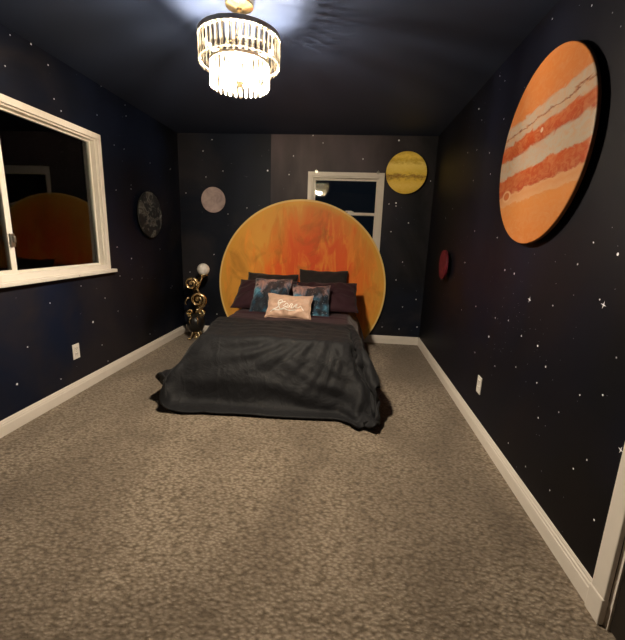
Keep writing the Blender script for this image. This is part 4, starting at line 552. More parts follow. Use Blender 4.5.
0,2,9,-8,-3,0,0,0,0,1,5,-4,2,1,-2,3,-2,-3,-1,0,0,0,0,0,0,0,0,0,0,0,0,0,0,0,0,0,0,0,5,10,7,8,-23,-13,15,21,18,2,-11,4,8,0,-7,-13,-13,-7,3,7,8,7,5,3,248,-11,-9,-8,-5,-7,-10,-12,-14,-18,-19,-21,-22,-20,-18,-14,-9,-4,-1,2,-7,1,-2,3,-2,7,-6,-2,3,-3,0,0,4,3,-6,1,-2,1,4,-3,-2,0,0,0,0,0,0,0,0,0,0,0,0,0,0,0,0,0,0,0,0,0,2,6,-6,14,-7,-11,39,1,14,-29,-14,8,15,19,-1,-7,-10,-10,-1,4,1,4,6,6,247,-15,-12,-8,-7,-6,-7,-10,-12,-14,-18,-21,-22,-21,-19,-15,-9,-4,-1,1,-7,2,-2,0,5,-4,3,-4,2,-2,0,1,0,2,-4,1,1,4,-4,-1,0,0,0,0,0,0,0,0,0,0,0,0,0,0,0,0,0,0,0,0,0,0,0,3,-3,0,0,17,34,1,-7,-40,5,7,6,4,22,3,-4,-4,0,3,1,-2,-1,0,249,-18,-15,-12,-8,-6,-6,-8,-9,-11,-15,-19,-21,-22,-20,-15,-10,-5,-3,-6,0,3,-4,0,2,4,-4,-1,0,2,-2,0,0,0,0,0,4,-3,-1,2,-2,0,0,1,0,0,0,1,1,1,0,0,0,-1,0,-1,-1,0,0,0,0,0,1,-1,1,0,0,27,21,-2,-17,-23,7,7,7,6,7,3,0,4,0,-3,-2,-1,2,4,254,-22,-19,-14,-11,-7,-6,-7,-7,-8,-12,-17,-19,-20,-19,-15,-10,-6,-5,-9,0,1,-2,0,0,0,0,3,-2,0,-1,0,1,0,1,0,0,0,1,1,1,1,1,2,1,1,2,1,0,0,-1,0,0,0,0,0,1,1,1,1,1,1,1,1,1,2,1,4,21,0,-17,-14,6,7,8,8,8,6,3,-1,-5,-5,-3,1,1,5,258,-23,-21,-19,-14,-9,-6,-6,-7,-6,-10,-13,-15,-16,-16,-15,-10,-6,-7,-11,-1,-1,-1,-1,0,0,0,1,1,1,1,0,1,0,1,1,2,2,2,2,2,2,1,1,3,1,0,1,0,1,1,1,2,1,2,1,2,1,1,1,1,0,1,0,1,0,-2,-5,12,-7,-9,-1,5,7,7,7,8,6,7,3,-1,-2,-3,-3,-4,-1,260,-21,-23,-20,-17,-13,-8,-5,-6,-5,-7,-10,-10,-11,-12,-13,-10,-7,-8,-11,-2,-1,0,0,1,0,1,0,1,1,1,1,2,1,2,2,2,1,2,2,2,1,2,2,1,1,2,1,2,1,3,2,2,2,1,2,0,1,1,-1,-1,-2,-2,0,0,-1,0,1,-1,-1,-4,-1,4,5,5,6,5,3,6,7,7,4,-4,-5,-7,-6,258,-19,-19,-20,-20,-16,-11,-5,-2,-4,-5,-6,-6,-7,-8,-11,-10,-7,-8,-11,-1,0,0,1,0,1,1,0,2,1,1,2,2,2,1,2,2,1,1,1,2,2,2,1,2,2,2,2,2,3,2,3,1,1,3,1,-2,-1,0,-1,-1,-1,-2,0,2,0,0,4,-1,-3,-7,-3,3,4,4,6,2,-2,3,8,8,7,-3,-3,-5,-7,253,-16,-16,-17,-19,-19,-12,-4,-1,-1,-2,-4,-5,-4,-6,-7,-9,-7,-8,-10,0,1,1,0,1,0,1,1,1,2,2,1,2,2,1,2,1,1,1,2,2,1,2,2,2,2,3,2,3,2,2,4,0,-2,2,3,-4,-5,1,0,1,1,1,-1,1,1,-1,8,0,-9,-9,-2,2,4,4,6,1,-6,3,6,3,7,0,1,-5,-8,244,-12,-12,-13,-18,-18,-13,-2,3,2,0,-3,-5,-5,-4,-5,-6,-6,-7,-11,1,2,2,1,0,1,0,1,2,1,2,2,1,2,1,2,1,1,2,2,1,2,2,2,2,3,2,3,2,0,0,3,4,-3,-4,2,1,-3,1,2,1,1,1,-2,1,1,-1,13,2,-17,-10,-2,3,3,3,8,-1,-6,8,2,3,-1,0,3,-6,-7,232,-7,-8,-9,-13,-18,-15,0,7,8,3,-1,-6,-6,-4,-4,-5,-5,-6,-7,0,3,1,2,0,1,1,1,1,2,1,2,1,1,2,1,2,1,2,1,2,2,2,2,3,3,1,1,1,0,-3,2,6,2,-7,1,4,0,-1,3,2,0,2,-7,-1,7,-1,15,4,-21,-13,-1,0,4,3,9,-3,-1,11,-1,1,-10,0,1,-6,-3,218,-3,-2,-5,-8,-15,-17,-3,10,14,9,3,-4,-7,-5,-4,-6,-5,-4,-4,0,2,3,1,2,1,1,1,1,2,1,1,1,2,1,1,1,2,1,2,2,2,2,1,2,2,0,-3,1,2,1,-3,2,6,1,-1,3,4,-6,1,5,-3,1,-6,-3,12,0,8,8,-25,-11,1,-3,5,4,9,-1,7,1,3,-8,-12,1,-2,-3,1,204,0,3,0,-3,-11,-18,-10,9,17,16,9,2,-5,-4,-6,-6,-6,-4,-2,2,2,2,3,1,2,2,1,1,1,1,1,1,1,0,1,0,2,1,1,1,3,1,0,1,1,1,1,0,2,1,-1,0,6,7,-3,-5,6,-3,-5,9,-3,-2,3,-3,10,1,5,2,-30,-6,4,-7,8,6,8,6,7,-6,0,-15,-6,1,-3,2,-3,191,1,8,6,-2,-6,-17,-17,5,17,20,17,10,1,-2,-6,-7,-6,-6,-5,3,2,7,1,1,3,2,2,1,2,1,1,1,0,1,-1,2,1,-1,1,2,-1,0,3,-1,2,4,4,0,-3,2,4,2,0,5,0,-9,3,7,-8,3,4,-1,5,-4,5,7,-8,-10,-30,7,6,-7,10,7,8,12,-4,-4,-4,-13,-1,-1,-1,-2,-7,178,2,10,13,2,-5,-14,-19,0,15,20,21,17,9,3,-5,-6,-6,-4,-5,4,0,5,1,1,3,2,2,2,2,1,1,1,1,0,2,2,-1,-1,2,-3,-1,1,2,3,4,2,2,2,1,1,1,3,-4,-3,7,0,-4,7,-3,0,8,-2,0,-2,5,-2,-12,-3,-32,11,2,-3,10,8,10,8,-10,1,-7,-6,-2,-1,-2,-10,3,165,2,11,17,11,-3,-13,-17,-6,12,20,21,20,16,10,0,-4,-5,-3,-3,4,0,4,0,1,3,2,1,2,1,1,1,1,1,3,2,0,1,1,-2,-2,1,-1,2,3,3,2,2,3,6,1,-8,-3,4,2,3,5,-9,1,8,-2,7,-4,-6,7,-9,4,-7,-9,-32,15,-4,3,10,10,7,0,-4,1,-5,-4,-5,1,-12,-3,-4,150,3,11,18,19,7,-12,-15,-8,8,17,20,19,19,15,8,0,-2,-2,1,2,2,4,0,1,2,1,2,0,2,-1,1,0,2,2,0,3,2,0,1,2,0,0,-2,-2,3,6,5,4,1,-1,-5,-3,3,6,-1,0,1,-1,9,-3,-3,6,-12,5,-2,5,-12,-19,-27,18,-8,10,10,10,2,0,1,-3,0,-10,-2,-8,-14,-2,-24,133,4,11,18,22,17,-2,-14,-8,5,15,18,17,19,17,14,7,1,0,2,5,2,4,1,2,2,1,1,2,0,1,-2,2,0,-1,1,-1,1,4,4,3,4,1,-4,-2,0,4,7,3,-2,-3,2,0,-7,3,7,0,4,-3,2,4,-7,6,-9,7,-3,4,-20,-21,-20,15,-7,10,11,9,0,4,-4,2,-5,-11,-3,-20,-11,-17,-30,115,5,13,18,20,20,11,-7,-6,3,14,16,16,17,18,17,13,6,3,1,9,3,4,2,2,2,1,2,2,2,-1,2,2,-1,1,-1,-2,0,0,1,4,3,4,4,0,-3,-4,-2,8,6,1,-3,-5,-1,-1,9,
6,-3,1,-7,13,-11,7,-4,5,-5,0,-25,-22,-20,11,3,5,14,6,2,3,-5,6,-15,-5,-17,-21,-17,-28,-22,99,6,12,19,20,18,14,4,0,5,13,16,15,16,18,19,17,11,7,3,9,7,3,2,1,2,1,2,2,0,2,3,1,2,2,2,1,0,-1,-3,-4,0,4,7,6,4,-10,-8,2,11,10,-7,-11,1,3,1,15,-4,-8,0,8,-3,3,-3,-1,0,-5,-25,-22,-14,6,2,8,8,8,7,-5,2,-7,-13,-12,-25,-20,-27,-25,-22,85,6,11,19,21,17,13,10,7,9,12,16,16,17,19,19,20,17,13,11,1,11,4,0,1,0,2,1,0,0,1,0,2,1,3,2,3,4,5,0,-2,-3,-5,-3,6,7,6,-7,-8,1,9,10,-9,-13,7,8,2,9,-13,3,0,13,-18,10,-4,3,-12,-26,-19,-5,-3,4,6,8,12,3,-8,3,-18,-13,-26,-23,-26,-25,-26,-24,74,7,11,16,21,19,14,11,12,11,14,16,17,19,20,20,21,20,18,18,5,1,9,0,1,1,2,0,1,1,-1,1,-1,0,-1,0,2,2,3,5,7,6,-2,-5,-10,0,7,9,0,-12,1,9,7,-10,-7,10,5,5,-1,-8,5,7,-16,16,-7,4,-20,-25,-14,-8,-7,10,2,12,13,-8,6,-15,-17,-26,-26,-25,-27,-26,-26,-23,65,8,10,15,19,20,17,15,14,14,15,16,18,20,22,21,20,21,21,24,9,1,9,1,2,3,2,2,1,1,1,0,2,-2,-1,0,-2,-3,0,2,2,4,7,3,-1,-7,-3,4,7,2,-8,1,8,5,-12,-1,15,2,3,-10,-2,4,0,8,-8,3,-24,-22,-9,-9,-13,8,3,15,5,-1,-3,-21,-24,-27,-26,-27,-26,-26,-26,-25,57,7,11,15,17,19,20,19,18,17,17,17,19,21,22,22,20,20,20,18,25,2,7,3,4,4,3,2,1,1,2,1,1,1,1,0,-1,-1,-1,-3,-4,0,0,6,5,4,-1,-6,2,6,4,-6,2,6,1,-8,6,10,-2,-7,-6,6,10,-10,0,-1,-24,-16,-21,2,-18,3,5,16,-2,9,-21,-23,-28,-26,-27,-26,-26,-27,-25,-23,47,8,12,16,17,19,21,22,20,20,20,19,21,21,23,22,21,19,19,17,19,21,2,4,5,4,2,2,1,1,1,1,2,2,3,1,2,1,0,-1,-3,-3,-2,-1,3,6,6,0,-5,-3,6,4,-5,-1,7,-1,-8,11,2,-5,-9,6,6,-15,11,-5,-19,-23,-25,-14,-2,4,7,12,11,-12,-22,-28,-26,-27,-26,-27,-27,-24,-25,-28,40,9,12,16,18,20,23,22,22,22,22,22,21,23,22,22,22,20,19,21,18,24,13,1,0,1,0,1,0,0,0,0,1,2,2,3,3,2,2,1,1,-1,-3,-3,-2,0,2,3,0,-5,-4,1,3,-3,-2,6,-2,-6,10,-5,2,-7,4,0,5,-4,-13,-26,-28,-22,3,6,15,8,10,-19,-26,-26,-27,-26,-28,-26,-25,-27,-28,-24,35,9,12,16,19,22,23,24,22,23,23,22,23,22,23,22,23,20,19,20,19,21,16,1,-1,-1,-1,0,0,0,0,-1,0,0,1,2,3,3,3,2,2,0,0,-3,-3,-3,-3,1,1,2,-2,-2,0,3,-1,-1,1,0,-1,12,-10,-3,5,6,-3,1,-17,-30,-27,-24,4,10,16,14,-5,-19,-25,-26,-26,-28,-26,-25,-28,-26,-25,-25,32,8,11,17,22,23,23,24,22,23,22,22,22,23,24,24,23,21,20,19,20,20,13,-2,0,0,0,0,0,1,0,1,-1,-1,-1,1,1,2,2,2,2,0,0,-1,-2,-2,-1,0,2,2,3,1,-2,0,1,0,-1,2,8,-8,1,-1,2,2,-3,2,-21,-29,-27,-22,4,15,16,11,-10,-21,-25,-27,-27,-26,-26,-27,-24,-25,-25,-26,27,5,9,21,27,26,20,25,21,24,22,21,20,24,26,25,26,20,20,19,19,19,14,-3,0,-1,0,0,1,1,1,1,1,0,-1,-1,-1,0,0,1,1,1,0,0,1,1,1,2,1,2,1,1,1,-1,-1,0,2,7,-8,-1,0,-1,-1,-1,-2,2,-20,-27,-27,-13,-6,21,26,9,-20,-26,-28,-27,-26,-27,-26,-25,-24,-24,-25,-28,23,4,10,23,26,27,21,27,23,18,21,22,24,25,26,25,25,21,20,19,19,19,15,-4,0,-1,0,0,0,0,1,2,2,1,1,-1,-1,-1,-1,0,0,1,1,2,2,2,1,0,0,0,-1,0,1,0,-1,1,8,-8,-2,-1,-1,-1,-2,-2,2,4,-20,-27,-25,-15,4,20,26,2,-25,-27,-27,-28,-27,-26,-25,-26,-24,-24,-25,-27,21,3,11,26,22,27,24,26,22,25,17,22,24,25,25,26,26,21,20,18,19,21,16,-5,1,-1,0,0,-1,-1,0,0,1,2,2,2,1,-1,0,0,0,1,1,1,1,0,-1,-1,-2,-2,-2,0,0,0,2,9,-9,-3,0,0,-1,-1,0,1,9,2,-23,-28,-25,-14,14,16,23,-5,-27,-27,-27,-26,-28,-26,-26,-25,-25,-23,-25,-27,20,2,12,26,22,25,25,24,27,25,17,22,24,25,26,27,25,21,19,19,19,22,17,-7,2,-2,1,0,0,-1,-1,-1,-2,0,1,3,2,2,1,0,1,0,0,-1,-1,-2,-2,-2,-1,-1,0,0,0,3,9,-9,-3,0,0,0,0,1,2,8,0,4,-24,-29,-25,-15,13,23,17,-9,-27,-26,-27,-27,-27,-27,-25,-25,-24,-23,-25,-27,20,2,11,26,25,21,26,27,26,22,19,23,24,26,26,26,26,20,18,19,22,21,16,-8,3,-3,0,1,2,0,0,-1,-2,-2,-2,0,1,2,2,1,0,0,-1,-1,-2,-2,0,0,1,1,1,1,3,10,-9,-4,-1,0,0,1,0,1,4,6,-6,4,-21,-28,-27,-13,15,24,14,-14,-27,-26,-27,-27,-27,-26,-26,-24,-24,-23,-26,-27,20,1,11,27,26,21,26,27,27,19,21,23,25,25,26,27,25,18,19,20,23,20,15,-10,3,-4,0,1,3,0,2,1,0,-1,-3,-2,-2,0,0,1,0,0,-1,0,0,1,2,2,1,2,1,2,12,-8,-6,-1,0,-1,0,0,0,0,6,-1,-7,5,-18,-26,-27,-9,15,23,12,-19,-27,-27,-28,-27,-26,-26,-25,-25,-23,-23,-26,-27,20,1,11,27,26,26,22,27,27,22,21,20,25,26,27,26,24,18,19,21,24,18,14,-11,5,-5,-1,0,3,-2,2,2,3,1,0,-2,-2,-2,-1,-1,0,0,3,-1,2,2,2,1,0,0,1,11,-3,-10,-1,0,0,-1,0,-1,0,2,4,-9,0,5,-14,-26,-25,-6,17,23,3,-22,-28,-27,-27,-26,-26,-27,-25,-24,-23,-23,-27,-27,20,1,11,26,27,28,23,26,27,19,21,24,25,26,26,26,24,18,
20,21,26,17,13,-10,5,-6,-1,0,3,-5,-1,1,2,3,3,1,0,-1,-1,-1,0,0,1,1,1,1,-1,-1,-1,-1,8,2,-12,-2,0,0,0,0,0,-1,3,5,-8,0,8,-7,-5,-27,-24,-4,20,20,-4,-25,-27,-27,-26,-26,-27,-27,-25,-24,-22,-24,-26,-27,20,1,12,25,27,28,27,25,26,18,22,24,25,26,26,26,24,20,20,22,26,16,14,-11,5,-6,0,0,4,-6,-3,-2,-1,1,3,3,2,1,1,0,0,0,0,-1,-1,-2,-2,-2,-1,5,8,-12,-3,0,0,0,0,0,0,3,7,-8,0,8,2,-9,-2,-26,-25,-1,22,16,-11,-26,-27,-26,-25,-27,-27,-26,-25,-23,-23,-24,-27,-27,20,1,13,25,27,27,27,27,23,23,20,23,25,26,26,27,25,20,21,22,26,14,13,-12,6,-6,0,0,7,-6,-1,-3,-3,-2,-1,1,2,3,1,1,0,0,-2,-1,-2,-1,-2,0,5,9,-10,-2,0,0,0,-1,0,0,2,9,-9,0,5,4,-8,-2,0,-25,-23,3,23,11,-17,-27,-27,-25,-26,-27,-27,-26,-25,-22,-22,-25,-27,-26,20,1,14,25,27,27,27,27,26,20,22,22,25,26,25,27,24,21,21,23,25,11,12,-12,6,-7,0,1,8,-5,1,1,-2,-2,-4,-2,-1,0,1,0,1,2,-3,-1,0,0,1,5,11,-10,-1,0,0,-1,0,0,-1,1,10,-9,-2,2,6,-8,-2,-1,2,-23,-22,7,23,5,-22,-27,-27,-25,-26,-27,-27,-26,-24,-23,-21,-26,-26,-25,20,1,14,25,27,28,27,27,24,24,20,23,25,25,26,26,23,21,22,23,25,10,11,-12,5,-7,0,0,7,-6,1,3,2,1,-2,-2,-3,-2,-1,-1,4,-3,0,1,1,2,3,11,-9,-2,-1,0,-1,0,-1,0,1,10,-8,-4,1,5,-7,-2,-1,0,5,-22,-19,10,23,-4,-26,-26,-27,-24,-27,-26,-27,-26,-24,-24,-21,-24,-27,-23,20,1,15,25,27,28,27,28,27,21,22,23,24,25,25,26,24,22,22,23,25,9,12,-12,6,-7,-1,-1,6,-9,-3,3,2,3,3,0,-1,-2,-2,0,4,-5,1,1,1,2,10,-10,-2,-3,-1,0,-1,0,0,1,12,-7,-7,0,6,-6,-1,-1,0,1,7,-18,-20,13,21,-13,-26,-27,-26,-25,-25,-27,-27,-26,-24,-24,-22,-24,-25,-21,20,1,17,25,26,28,27,28,26,26,21,22,24,25,25,26,24,24,22,23,27,9,11,-11,6,-7,0,-2,6,-11,-5,0,-2,1,3,3,2,0,1,4,-5,-1,0,0,0,9,-10,-1,-4,-2,0,-1,0,0,2,12,-3,-9,-1,6,-5,1,-3,0,0,3,6,-20,-13,19,13,-20,-26,-26,-24,-25,-27,-28,-26,-23,-24,-22,-25,-26,-22,-22,20,2,17,25,26,28,27,28,26,23,26,23,22,24,26,26,25,24,23,23,27,8,9,-11,6,-7,1,-1,8,-11,-4,0,-4,-5,0,2,2,2,7,-5,-1,0,2,-3,9,-10,1,-2,-4,0,0,1,0,1,13,0,-11,-2,5,-5,3,-3,-1,0,2,11,-11,-8,-10,21,1,-21,-24,-26,-25,-27,-27,-26,-22,-23,-24,-24,-26,-23,-23,-24,21,2,17,24,27,27,28,27,26,24,23,26,24,22,25,26,25,24,24,24,25,5,9,-12,7,-8,2,0,8,-10,0,2,-2,-8,-3,-1,1,7,-5,-1,0,3,-2,10,-8,-3,6,-5,-2,1,1,1,0,12,3,-10,-6,4,-4,4,-3,-3,3,-1,11,-7,-2,4,-13,19,-16,-23,-21,-25,-25,-23,-26,-22,-24,-24,-25,-24,-22,-25,-24,-25,21,1,18,25,27,27,28,27,26,23,24,24,26,24,24,25,24,25,24,24,24,3,8,-10,7,-8,2,-2,8,-10,1,2,2,-7,-3,0,5,-6,-3,0,0,1,5,7,-10,6,1,-7,0,2,2,-2,11,6,-8,-8,3,-5,4,-1,-4,3,-2,10,-5,8,4,-1,-22,12,-10,-26,-24,-24,-19,-25,-23,-25,-26,-26,-23,-21,-23,-25,-25,-26,20,2,19,25,27,28,27,28,26,23,23,24,25,26,25,24,24,25,24,25,24,3,7,-9,7,-8,2,-3,7,-11,2,-1,3,-8,0,6,-5,-2,-3,0,0,5,9,-9,1,7,-7,-4,4,2,-3,10,6,-3,-10,3,-6,4,1,-5,4,-4,9,-4,8,-2,8,-10,-20,2,4,-24,-26,-26,-21,-21,-25,-26,-27,-24,-22,-22,-23,-26,-25,-10,20,2,20,25,27,28,27,28,26,23,24,23,25,25,26,26,24,24,25,25,24,3,6,-8,7,-8,3,-3,6,-11,3,-4,2,-9,6,-2,-3,0,-2,3,0,10,-7,-3,8,-1,-8,3,4,-4,9,4,1,-9,2,-6,3,3,-5,4,-5,7,-4,7,-4,3,8,-18,-11,7,-3,-24,-26,-23,-22,-25,-27,-26,-24,-22,-23,-23,-25,-23,-7,-4,20,3,19,27,27,27,27,28,26,24,23,25,24,24,25,26,26,24,25,25,25,2,4,-7,8,-8,4,-4,6,-10,4,-6,3,-10,4,4,-8,-1,5,-3,9,-5,-5,8,3,-8,1,6,-4,7,1,5,-7,2,-7,2,5,-6,5,-7,6,-4,6,-6,0,11,-1,-9,-15,9,-9,-25,-22,-24,-26,-26,-25,-24,-23,-23,-23,-25,-21,-5,-2,-3,20,3,20,26,28,27,28,27,25,24,24,25,24,25,25,25,26,25,25,25,25,2,3,-5,7,-7,3,-4,6,-8,4,-8,4,-7,5,-1,-7,6,-6,8,-5,-3,3,8,-6,0,7,-5,6,-1,7,-6,4,-7,0,6,-6,5,-7,4,-5,5,-7,-3,10,0,-9,5,-10,7,-15,-23,-26,-25,-25,-23,-24,-24,-24,-24,-25,-16,-10,2,-4,-3,20,5,19,26,28,27,28,27,25,24,24,24,25,25,26,25,26,25,25,26,24,3,-1,1,2,-2,0,-1,1,-2,-1,-3,0,-2,-2,0,0,-1,-1,1,0,0,3,2,-1,2,1,1,2,2,-1,0,0,-2,2,-1,-1,-1,-3,-1,0,-1,-4,0,2,-2,0,3,0,-1,-20,-26,-25,-24,-22,-23,-25,-25,-26,-25,-10,-8,-9,4,-4,-5,20,16,10,25,28,27,28,27,25,24,24,24,25,25,25,25,25,25,25,24,24,6,0,0,0,1,-1,-1,-2,-1,-2,-1,1,-4,1,-1,-2,0,2,0,1,-1,2,2,0,2,3,1,1,0,1,-2,0,-1,0,-2,-2,0,-2,1,-1,-2,-2,-2,1,0,1,2,0,-2,-22,-24,-24,-24,-24,-25,-27,-26,-26,-19,-8,0,2,-13,-5,3]),
        'sheet': (71, 41, [-1357,10,21,18,15,12,12,9,16,22,20,20,7,30,30,30,30,30,30,30,30,30,30,30,30,30,30,30,30,30,30,30,30,30,30,30,30,30,30,30,30,30,30,30,30,30,30,30,30,30,30,30,30,30,30,15,16,16,19,11,11,11,12,13,13,10,3,5,7,8,13,31,-1355,7,21,16,14,13,11,10,12,18,19,19,20,30,30,30,30,30,30,30,30,30,30,30,30,30,30,30,30,30,30,30,30,30,30,30,30,30,30,30,30,30,30,30,30,30,30,30,30,30,30,30,30,30,30,15,17,17,17,11,11,11,12,12,15,9,5,2,5,9,15,30,-1354,5,20,16,14,13,11,8,21,16,13,21,24,29,27,30,30,29,31,29,31,30,30,30,30,31,31,30,30,30,30,30,30,30,30,29,31,30,30,30,30,30,29,31,30,30,30,31,30,29,30,31,29,30,24,28,10,17,17,11,10,13,12,12,13,9,1,5,5,8,17,31,-1352,2,18,17,15,10,9,23,8,13,22,25,27,15,30,31,29,30,30,29,31,30,31,31,30,31,31,29,29,31,31,29,30,31,30,30,30,31,30,31,29,31,30,29,30,31,30,31,31,30,28,30,30,25,27,21,29,6,17,10,11,11,12,12,15,8,1,3,5,8,18,31,-1352,2,17,17,12,8,25,6,9,25,24,25,15,18,31,30,28,30,30,30,31,31,31,31,30,31,29,29,31,30,30,31,31,29,31,31,30,30,31,30,30,30,31,31,28,31,31,30,31,31,31,28,27,31,15,23,25,29,3,10,10,12,11,13,15,7,2,1,5,7,20,31,-1351,0,17,15,9,25,11,14,5,26,25,22,19,17,26,28,31,31,29,31,30,31,31,31,31,28,29,31,31,31,30,31,30,31,31,31,30,30,30,31,30,30,31,30,31,30,30,31,31,31,30,31,30,26,22,14,21,24,28,-1,7,11,11,14,13,7,0,4,2,7,22,31,-1352,0,17,9,25,17,15,12,2,23,27,23,18,15,27,31,30,30,29,31,31,31,31,31,28,29,31,30,31,31,31,30,31,31,31,31,30,30,30,31,30,31,30,31,31,30,30,31,31,31,30,31,31,18,22,27,22,21,12,25,-2,7,10,11,16,6,-2,3,4,6,24,31,-1352,-1,11,24,19,17,16,4,6,23,27,22,16,16,30,30,28,31,30,31,31,31,31,29,29,31,30,31,31,30,31,31,31,31,32,30,30,30,30,31,31,30,31,31,31,30,31,30,31,31,31,31,30,17,19,23,25,26,7,17,25,-2,6,12,14,5,0,-1,4,7,25,31,-1353,-2,19,18,21,17,14,7,1,25,22,23,21,17,25,29,31,31,31,30,31,31,31,28,31,30,31,31,31,31,31,30,31,31,31,31,31,30,31,29,31,31,31,31,30,31,30,31,31,30,31,30,31,29,10,19,24,27,13,4,22,23,-1,6,14,6,-4,1,2,8,25,31,-1354,0,16,22,20,18,13,6,0,19,20,22,20,23,28,31,30,31,31,30,31,31,30,31,30,31,30,31,31,30,31,31,31,31,31,31,31,31,30,31,30,31,31,30,30,31,31,31,31,31,31,30,31,28,21,10,21,26,15,1,15,23,21,-1,9,1,6,-6,2,8,26,31,-1354,0,16,23,20,17,13,6,0,23,22,21,12,27,29,29,29,31,30,32,30,31,31,31,31,30,31,31,30,30,31,31,32,30,31,31,31,31,30,31,30,31,31,30,31,31,31,31,31,31,31,30,31,23,19,25,13,27,13,0,11,18,24,17,5,-1,1,-2,-3,8,27,31,-1354,0,16,23,21,17,13,1,5,20,25,21,18,16,29,30,31,31,31,31,31,31,30,31,31,31,30,31,31,31,31,31,31,31,30,31,31,31,31,31,30,31,30,31,31,31,31,31,30,31,31,31,30,19,20,28,16,25,12,0,9,15,19,24,1,7,-2,0,-3,7,28,31,-1354,0,16,22,22,18,12,5,2,18,22,25,14,18,31,31,30,31,31,30,32,30,31,31,31,31,30,31,31,31,31,31,31,31,30,31,31,31,31,30,31,31,31,31,31,31,30,31,31,31,31,30,31,25,18,17,29,21,9,1,5,15,17,18,21,-8,5,-3,-1,6,29,30,-1354,0,15,23,23,18,10,6,1,17,27,18,22,15,29,31,30,31,31,31,31,31,31,31,30,31,31,31,31,31,31,31,31,30,31,31,31,31,31,31,31,31,30,31,31,31,31,31,31,31,31,30,31,23,15,20,24,27,3,8,2,15,16,19,21,4,-10,3,-3,6,29,31,-1354,0,15,22,24,17,10,4,4,17,28,21,16,17,30,30,30,31,31,31,31,31,30,31,31,31,31,31,31,31,31,31,30,31,31,31,31,31,31,31,31,31,31,31,31,31,31,31,31,31,31,30,30,23,14,20,25,27,9,-2,5,14,17,19,20,6,-1,-9,0,5,30,31,-1354,0,14,23,25,15,10,7,2,17,28,23,19,17,23,31,30,31,31,31,31,31,31,31,31,31,31,31,31,31,31,31,30,31,30,32,30,32,31,31,31,31,31,31,31,31,32,30,32,30,32,29,31,18,16,22,26,26,6,5,-1,14,17,22,19,6,1,-5,-6,5,29,31,-1354,0,14,23,25,15,9,6,2,19,28,21,16,18,26,30,32,30,32,31,31,31,31,31,31,30,31,31,31,31,31,31,32,30,32,30,31,31,30,31,31,31,32,31,31,31,31,31,31,31,31,31,31,19,14,24,23,27,8,0,2,12,18,23,18,5,3,-3,-6,2,30,31,-1355,1,14,22,26,10,7,8,5,21,27,21,19,16,29,27,31,31,31,31,31,31,31,31,31,31,31,32,31,30,30,31,31,31,31,31,31,31,31,31,31,31,31,32,30,31,31,31,31,31,31,31,31,16,18,22,25,27,9,1,0,12,18,22,19,4,1,2,-7,1,30,31,-1355,1,14,22,26,13,8,2,6,23,23,23,21,19,21,31,31,31,31,31,31,31,31,31,31,31,31,31,31,31,31,31,31,30,31,31,31,31,31,31,31,31,31,31,31,31,31,31,31,31,31,31,31,22,15,20,27,24,8,0,2,11,19,22,18,1,6,2,-7,0,30,
